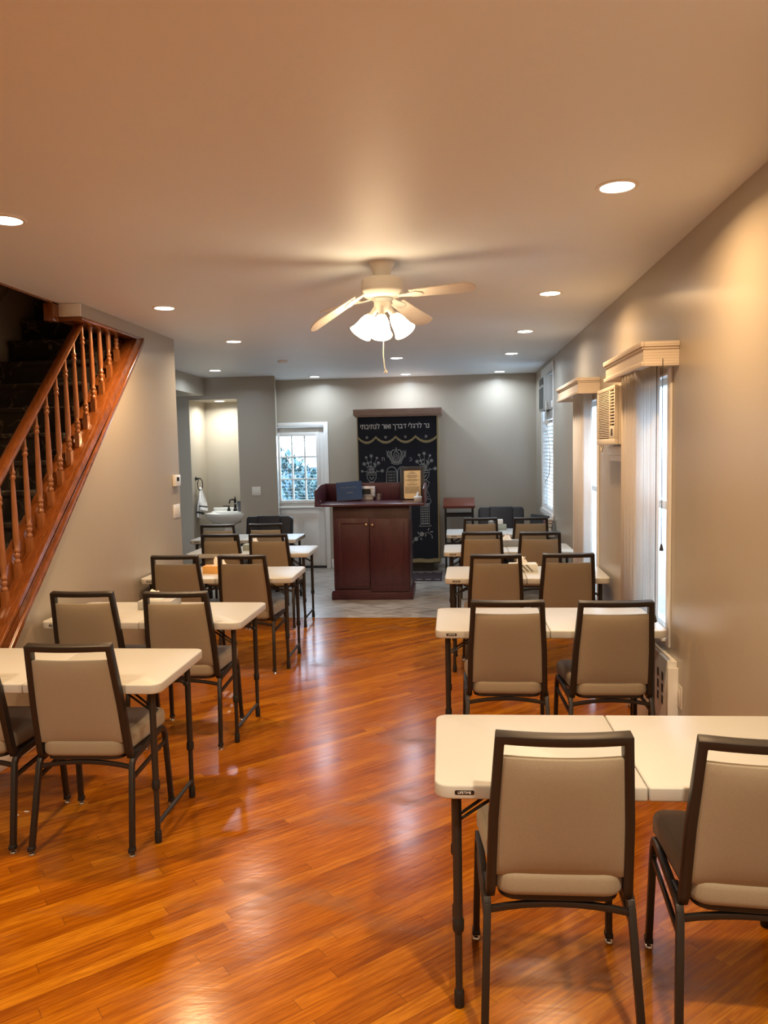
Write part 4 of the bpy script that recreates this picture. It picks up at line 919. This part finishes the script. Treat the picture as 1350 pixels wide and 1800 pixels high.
# ------------------------------------------------------------------ armchairs
def armchair(loc, rz, label, w=0.58, top=0.92):
    o = thing('armchair', label, 'armchair', loc, rz, 'dark leather armchairs')
    h = w/2
    MB().prism(rounded(-h+0.08, h-0.08, -0.30, 0.22, 0.05), 0.32, 0.47).build('seat', M['leather'], o, bev=0.03, seg=3, smooth=60)
    for a, b_ in ((-h, -h*0.3), (-h*0.48, h*0.48), (h*0.3, h)):
        mid = abs(a+b_) < 0.1; e = 0.012 if mid else 0.0; pl = rounded(a-e, b_+e, 0.45, top if mid else top-0.006, 0.02 if mid else 0.045)
        Mx = T(0, 0.20, 0.45, 0, R(-10)) @ Matrix.Translation((0, 0, -0.45))
        MB().prism(pl, -0.014 if mid else 0, 0.12, 'y', Mx).build('back_cushion', M['leather'], o, bev=0.014, seg=3, smooth=60)
    MB().box(-h+0.04, h-0.04, 0.26, 0.33, 0.30, top-0.10, T(0, 0.02, 0, 0, R(-9))).build('back_shell', M['leather'], o, bev=0.02)
    for s in (-1, 1):
        MB().box(s*h-0.045 if s > 0 else s*h-0.045, s*h+0.045, -0.28, 0.24, 0.30, 0.62).build('armrest', M['leather'], o, bev=0.03, seg=3, smooth=60)
    MB().box(-h+0.05, h-0.05, -0.26, 0.24, 0.10, 0.33).build('base', M['leather'], o, bev=0.02)
    for s in (-1, 1):
        for q in (-0.22, 0.2): MB().box(s*(h-0.06)-0.02, s*(h-0.06)+0.02, q-0.02, q+0.02, 0, 0.105).build('foot', M['blackwood'], o)
    return o
armchair((0.625, 10.12, 0), 0.0, 'wide black leather armchair against the back wall on the right', 0.60, 0.935)
armchair((-2.40, 9.52, 0), R(-4), 'navy leather armchair between the sink and the back door', 0.60, 0.905)
mc = thing('side_chair', 'black mesh-backed chair by the far window, leaning back', 'chair', (0.815, 9.46, 0), R(-64))
MB().prism(rounded(-0.21, 0.21, 0.55, 0.915, 0.02), 0.19, 0.21, 'y', T(0, -0.06, 0, 0, R(-8))).build('backrest', M['mesh'], mc, bev=0.004)
MB().prism(rounded(-0.21, 0.21, -0.2, 0.2, 0.04), 0.43, 0.47).build('seat', M['mesh'], mc, bev=0.012, seg=3)
for s in (-1, 1):
    MB().tube([(s*0.2, -0.18, 0.44), (s*0.205, -0.2, 0.0)], 0.011, 10).build('leg', M['blackmetal'], mc)
    MB().tube([(s*0.2, 0.16, 0.44), (s*0.205, 0.17, 0.0)], 0.011, 10).build('leg', M['blackmetal'], mc)
    MB().tube([(s*0.215, 0.16, 0.44), (s*0.215, 0.235, 0.60), (s*0.215, 0.275, 0.86)], 0.010, 10).build('back_post', M['blackmetal'], mc)

# ------------------------------------------------------------------ sink niche
sk = thing('pedestal_sink', 'white porcelain pedestal sink in the lit wall niche', 'sink', (-3.17, 10.62, 0))
def ov(mb, prof, n=32):
    v = []; f = []
    for rx, ry, oy, z in prof:
        for k in range(n):
            a = 2*math.pi*k/n; v.append((rx*math.cos(a), oy+ry*math.sin(a), z))
    for i in range(len(prof)-1):
        for k in range(n): f.append((i*n+k, i*n+(k+1) % n, (i+1)*n+(k+1) % n, (i+1)*n+k))
    f.append(tuple(range(n))[::-1]); f.append(tuple((len(prof)-1)*n+k for k in range(n)))
    return mb.add(v, f)
ov(MB(), [(0.09, 0.09, 0.02, 0.70), (0.20, 0.16, 0.0, 0.74), (0.28, 0.23, 0.0, 0.80), (0.305, 0.255, 0.0, 0.845), (0.305, 0.255, 0.0, 0.872), (0.27, 0.22, -0.005, 0.874), (0.245, 0.185, -0.02, 0.855), (0.16, 0.12, -0.02, 0.78), (0.03, 0.03, -0.02, 0.765)]).build('basin', M['porcelain'], sk, smooth=60)
MB().prism(rounded(-0.285, 0.285, 0.12, 0.30, 0.05), 0.81, 0.885).build('faucet_deck', M['porcelain'], sk, bev=0.015, seg=3)
MB().box(-0.29, 0.29, 0.28, 0.31, 0.83, 0.93).build('backsplash', M['porcelain'], sk, bev=0.012, seg=3)
MB().lathe([(0.13, 0), (0.13, 0.03), (0.09, 0.08), (0.075, 0.35), (0.09, 0.72)], 24, T(0, 0.05, 0)).build('pedestal', M['porcelain'], sk, smooth=60)
fa = MB().lathe([(0.03, 0), (0.028, 0.02), (0.018, 0.05), (0.015, 0.13), (0.019, 0.15), (0.014, 0.17), (0.006, 0.19), (0.009, 0.2), (0.003, 0.208)], 18, T(0.06, 0.20, 0.884)); fa.tube([(0.055, 0.19, 1.03), (0.035, 0.16, 1.055), (0.01, 0.11, 1.045), (0.005, 0.095, 1.0)], 0.011, 10); fa.build('faucet', M['oilbronze'], sk, smooth=60)
for x, d_ in ((-0.035, -1), (0.165, 1)):
    b = MB().lathe([(0.026, 0), (0.022, 0.02), (0.012, 0.05), (0.012, 0.07), (0.004, 0.078)], 16, T(x, 0.20, 0.884)); b.tube([(x-d_*0.02, 0.20, 0.955), (x+d_*0.03, 0.195, 0.955), (x+d_*0.08, 0.19, 0.957)], [0.006, 0.008, 0.006], 8); b.build('tap_handle', M['oilbronze'], sk, smooth=60)
wc = thing('washing_cup', 'slate grey two-handled washing cup on the right rim of the sink', 'cup', (-2.985, 10.66, 0.888), R(20))
MB().lathe([(0.04, 0), (0.042, 0.005), (0.05, 0.12), (0.056, 0.145), (0.053, 0.145), (0.046, 0.11), (0.038, 0.01), (0.001, 0.01)], 22, cap=False).build('body', M['cup'], wc)
for s in (-1, 1): MB().tube([(s*0.048, 0, 0.115), (s*0.085, 0, 0.11), (s*0.09, 0, 0.05), (s*0.043, 0, 0.03)], 0.007, 8).build('handle', M['cup'], wc)
tr_ = thing('towel_ring', 'black towel ring on the left wall of the sink niche', 'towel ring', (NX0, 10.66, 1.36))
MB().lathe([(0.028, 0), (0.028, 0.006), (0.015, 0.015), (0.009, 0.06), (0.012, 0.07)], 16, T(0, 0, 0, 0, 0, R(90))).build('mount', M['oilbronze'], tr_)
MB().tube([(0.062+0.008*math.sin(R(a)), 0.085*math.sin(R(a)), -0.085+0.085*math.cos(R(a))) for a in range(0, 360, 15)], 0.006, 8, True).build('ring', M['oilbronze'], tr_)
tw = thing('hand_towel', 'white hand towel with charcoal stripes hanging from the black towel ring', 'towel', (NX0+0.062, 10.66, 1.21))
def towel(dx, z0, wtop, wbot, drop, ph, th_=0.012):
    v = []; f = []; nu, nv = 16, 14
    for s in (0, 1):
        for j in range(nv+1):
            q = j/nv; w = wtop+(wbot-wtop)*min(1, q*1.6)
            for i in range(nu+1):
                u = -1+2*i/nu; fold = 0.014*math.sin(u*7+ph)*(0.4+q)
                v.append((dx*q+fold+(th_/2 if s else -th_/2), u*w+0.02*math.sin(ph+q*2), z0-drop*q*(1+0.06*u)))
    N = (nu+1)*(nv+1)
    for j in range(nv):
        for i in range(nu):
            a = j*(nu+1)+i; f += [(a, a+1, a+nu+2, a+nu+1), (N+a, N+a+nu+1, N+a+nu+2, N+a+1)]
    for i in range(nu): f += [(i, N+i, N+i+1, i+1), (nv*(nu+1)+i, nv*(nu+1)+i+1, N+nv*(nu+1)+i+1, N+nv*(nu+1)+i)]
    for j in range(nv): a = j*(nu+1); f += [(a, a+nu+1, N+a+nu+1, N+a), (a+nu, N+a+nu, N+a+2*nu+1, a+2*nu+1)]
    mb = MB(); mb.add(v, f)
    for k, fc in enumerate(f):
        js = [((vv % N)//(nu+1)) for vv in fc]
        if min(js) in (11,) : mb.mi[k] = 1
    return mb
towel(0.03, 0.0, 0.03, 0.13, 0.30, 0.4).build('front_fall', [M['towel'], M['stripe']], tw, smooth=80)
towel(-0.02, -0.005, 0.03, 0.13, 0.40, 2.0).build('back_fall', [M['towel'], M['stripe']], tw, smooth=80)
MB().tube([(0.0, -0.03, -0.002), (0.0, 0, 0.012), (0.0, 0.03, -0.002)], 0.018, 10).build('fold', M['towel'], tw)

# ------------------------------------------------------------------ wall plates, thermostat
def plate(name, label, cat, loc, rz, w, h, n, kind='rocker'):
    o = thing(name, label, cat, loc, rz)
    MB().box(-w/2, w/2, -0.006, 0, -h/2, h/2).build('cover_plate', M['switch'], o, bev=0.002)
    for k in range(n):
        x = (k-(n-1)/2)*w/n*0.9
        MB().box(x-0.014, x+0.014, -0.010, -0.006, -0.032, 0.032).build('rocker' if kind == 'rocker' else 'socket', M['switch'], o, bev=0.002)
    return o
plate('light_switch', 'ivory three-gang light switch on the left wall below the thermostat', 'light switch', (XL, 6.80, 1.20), R(90), 0.165, 0.12, 3)
plate('light_switch', 'double light switch on the wall right of the sink niche', 'light switch', (-2.713, YN, 1.18), 0, 0.12, 0.12, 2)
plate('wall_outlet', 'ivory outlet low on the right wall beside the near window', 'outlet', (XR, 4.10, 0.39), R(-90), 0.075, 0.12, 1, 'socket')
th_o = thing('thermostat', 'white thermostat on the end of the left wall', 'thermostat', (XL, 6.80, 1.475), R(90))
MB().box(-0.07, 0.07, -0.028, 0, -0.05, 0.05).build('case', M['white'], th_o, bev=0.006); MB().box(-0.03, 0.03, -0.030, -0.027, -0.005, 0.03).build('display', M['lcd'], th_o)

# ------------------------------------------------------------------ vertical blinds and pelmets on the right wall
def blind(label, y0, y1, xf, zt0, zt1, vy0, vy1, n, zb, near=None, chains=()):
    o = thing('vertical_blind', label, 'blind', (XR, y0, zt0))
    def B(mb, name, mat, **k):
        q = mb.build(name, mat, **k); q.parent = o; q.matrix_parent_inverse = Matrix.Translation((-XR, -y0, -zt0)); return q
    b = MB()
    b.box(xf, xf+0.012, y0, y1, zt0, zt1); b.box(xf+0.012, XR, y0, y0+0.012, zt0, zt1); b.box(xf+0.012, XR, y1-0.012, y1, zt0, zt1)
    B(b, 'valance', M['valance'])
    c = MB()
    for z0, z1, e in ((zt1-0.022, zt1+0.006, 0.016), (zt1-0.034, zt1-0.022, 0.008), (zt0-0.006, zt0+0.018, 0.012)):
        c.box(xf-e, xf+0.002, y0-e, y1+e, z0, z1); c.box(xf+0.002, XR, y0-e, y0+0.002, z0, z1); c.box(xf+0.002, XR, y1-0.002, y1+e, z0, z1)
    B(c, 'valance_molding', M['valance'], bev=0.004)
    B(MB().box(XR-0.10, XR-0.05, y0+0.02, y1-0.02, zt0+0.03, zt0+0.07), 'headrail', M['white'])
    for k in range(n):
        y = vy0+(vy1-vy0)*(k+0.5)/n
        hw = 0.042; xc = XR-0.05
        if near and near[0] <= y <= near[1]: hw = 0.018; xc = XR-0.026
        a = R(14+8*math.sin(k*2.3)); v = []
        m_ = 5; pts = []
        for i in range(m_+1):
            u = -1+2*i/m_; bow = 0.006*(1-u*u)
            pts.append((xc+u*hw*math.cos(a)*(1) - bow*math.sin(a), y+u*hw*math.sin(a)+bow))
        vv = []; f = []
        for z, e in ((zt0+0.05, 0), (zb, 0.004*math.sin(k*1.3))):
            for x_, y_ in pts: vv.append((x_, y_+e, z))
        for i in range(m_): f.append((i, i+1, m_+1+i+1, m_+1+i))
        q = B(MB().add(vv, f), 'vane', M['vane'], smooth=80)
        sol = q.modifiers.new('thickness', 'SOLIDIFY'); sol.thickness = 0.0012
    for (x, y, za, zb_) in chains:
        c = MB(); zz = za; c.tube([(x, y, za), (x, y, zb_)], 0.0018, 5)
        while zz > zb_: c.lathe([(0.0005, -0.003), (0.0032, 0), (0.0005, 0.003)], 6, T(x, y, zz), cap=False); zz -= 0.013
        c.lathe([(0.003, 0.02), (0.006, 0.012), (0.011, -0.012), (0.010, -0.018)], 10, T(x, y, zb_))
        B(c, 'bead_chain', M['legmetal'])
    return o
blind('white vertical blind with ribbed valance over the near right window', 4.184, 5.18, 0.990, 2.122, 2.238, 4.50, 5.16, 20, 0.64, (4.05, 4.78), ((1.07, 4.23, 2.15, 0.775), (1.085, 4.17, 2.15, 1.17)))
blind('white vertical blind with ribbed valance over the second right window', 6.366, 7.56, 1.0, 2.132, 2.248, 6.62, 7.50, 22, 0.30, (7.18, 8.0))
# horizontal blind in the far window
hb = thing('horizontal_blind', 'white slatted blind in the far right window below the air conditioner', 'blind', (XR, 9.8, 0.9))
b = MB()
for k in range(23):
    z = 0.96+k*0.045; b.box(-0.022, 0.022, -0.53, 0.53, z-0.0012-0.9, z+0.0012-0.9, T(0.025, 0, z-0.9) @ Matrix.Rotation(R(38), 4, 'Y') @ T(0, 0, -(z-0.9)))
b.build('slats', M['white'], hb); MB().box(0.0, 0.05, -0.54, 0.54, 1.095, 1.13).build('headrail', M['white'], hb); MB().box(0.005, 0.045, -0.53, 0.53, 0.02, 0.04).build('bottom_rail', M['white'], hb)
b = MB(); b.tube([(-0.004, -0.40, 1.18), (-0.004, -0.40, 0.2)], 0.002, 5); b.build('lift_cord', M['cord'], hb)

# ------------------------------------------------------------------ air conditioners and heater
ac = thing('air_conditioner', 'cream wall air conditioner beside the near window blind', 'air conditioner', (XR, 5.53, 1.716))
xf = -0.115
MB().box(xf+0.022, 0.12, -0.31, 0.31, 0.0, 0.385).build('housing', M['acplastic'], ac, bev=0.006)
b = MB(); F0 = xf+0.022
for q in ((-0.31, 0.31, 0.365, 0.39), (-0.31, 0.31, 0.0, 0.04), (0.285, 0.31, 0.04, 0.365), (-0.31, -0.285, 0.04, 0.365), (-0.145, -0.115, 0.04, 0.365)): b.box(xf, F0, q[0], q[1], q[2], q[3])
b.box(xf, F0, -0.285, -0.145, 0.04, 0.125)
b.build('front_panel', M['acplastic'], ac, bev=0.003)
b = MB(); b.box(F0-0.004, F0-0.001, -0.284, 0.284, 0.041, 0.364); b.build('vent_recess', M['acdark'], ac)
b = MB()
for k in range(26): z = 0.048+k*0.0122; b.box(xf+0.002, F0-0.004, -0.115, 0.285, z, z+0.0062)
b.build('intake_louvres', M['acplastic'], ac)
b = MB()
for k in range(11): z = 0.138+k*0.0205; b.box(xf+0.002, F0-0.004, -0.285, -0.145, z, z+0.009)
b.build('outlet_louvres', M['acplastic'], ac)
MB().box(xf-0.003, xf+0.001, -0.24, -0.19, 0.06, 0.105).build('control_knob', M['acdark'], ac, bev=0.002)
b = MB(); b.tube([(xf+0.06, 0.315, 0.36), (xf+0.05, 0.36, 0.28), (xf+0.055, 0.42, 0.10), (xf+0.05, 0.44, -0.02), (xf+0.05, 0.40, -0.05), (xf+0.06, 0.37, 0.02), (xf+0.07, 0.38, 0.22)], 0.006, 8); b.build('power_cord', M['cord'], ac)
b = MB(); b.box(-0.04, 0.0, -0.33, 0.33, -0.075, -0.012); b.box(-0.025, 0.0, -0.31, 0.31, -0.12, -0.075); b.build('support_sill', M['white'], ac, bev=0.006)
a2 = thing('air_conditioner', 'grey air conditioner high in the far right window', 'air conditioner', (XR, 9.55, 2.14))
xf = -0.10
MB().box(xf+0.02, 0.10, -0.28, 0.28, 0.0, 0.40).build('housing', M['acgrey'], a2, bev=0.008)
b = MB(); b.box(xf, xf+0.022, -0.28, 0.28, 0.0, 0.40); b.build('front_panel', M['acgrey'], a2, bev=0.006)
MB().box(xf-0.004, xf+0.001, -0.16, 0.26, 0.03, 0.27).build('intake_grille', M['acgrille'], a2)
MB().box(xf-0.004, xf+0.001, -0.10, 0.24, 0.31, 0.38).build('outlet_grille', M['acgrille'], a2); MB().box(xf-0.004, xf+0.001, -0.19, -0.14, 0.30, 0.38).build('control_strip', M['acgrille'], a2)
b = MB(); b.box(-0.04, 0.0, -0.27, 0.2, -0.10, -0.01); b.build('filler_panel', M['acgrey'], a2)
b = MB(); b.tube([(xf+0.02, -0.285, 0.10), (xf+0.01, -0.33, 0.02), (xf+0.015, -0.30, -0.12), (xf+0.02, -0.36, -0.20), (xf+0.03, -0.55, -0.55), (xf+0.03, -0.45, -0.75), (xf+0.03, -0.1, -0.86), (xf+0.02, 0.12, -0.80), (xf+0.02, 0.2, -0.45), (xf+0.03, 0.24, -0.38)], 0.005, 7); b.cbox((xf+0.02, -0.345, -0.15), (0.03, 0.05, 0.05)); b.build('power_cord', M['cord'], a2)
MB().box(-0.03, 0.0, -0.36, -0.30, 0.02, 0.10).build('plug_box', M['white'], a2, bev=0.003)
ht_ = thing('wall_heater', 'white slotted heater cabinet low under the near right window', 'heater', (XR, 4.62, 0))
MB().box(-0.05, 0.0, -0.46, 0.46, 0.02, 0.56).build('cabinet', M['white'], ht_, bev=0.004)
MB().box(-0.055, 0.0, -0.485, -0.461, 0.0, 0.53).build('end_panel', M['white'], ht_, bev=0.003); MB().box(-0.055, 0.0, 0.461, 0.485, 0.0, 0.53).build('end_panel', M['white'], ht_, bev=0.003)
b = MB()
for r_ in range(3):
    for k in range(9): y = -0.36+k*0.09; b.box(-0.052, -0.0495, y-0.014, y+0.014, 0.30+r_*0.065, 0.345+r_*0.065)
b.build('vent_slots', M['acdark'], ht_)
MB().lathe([(0.045, 0), (0.045, 0.012), (0.03, 0.02)], 20, T(-0.05, -0.38, 0.16, 0, 0, R(-90))).build('dial', M['acgrey'], ht_)
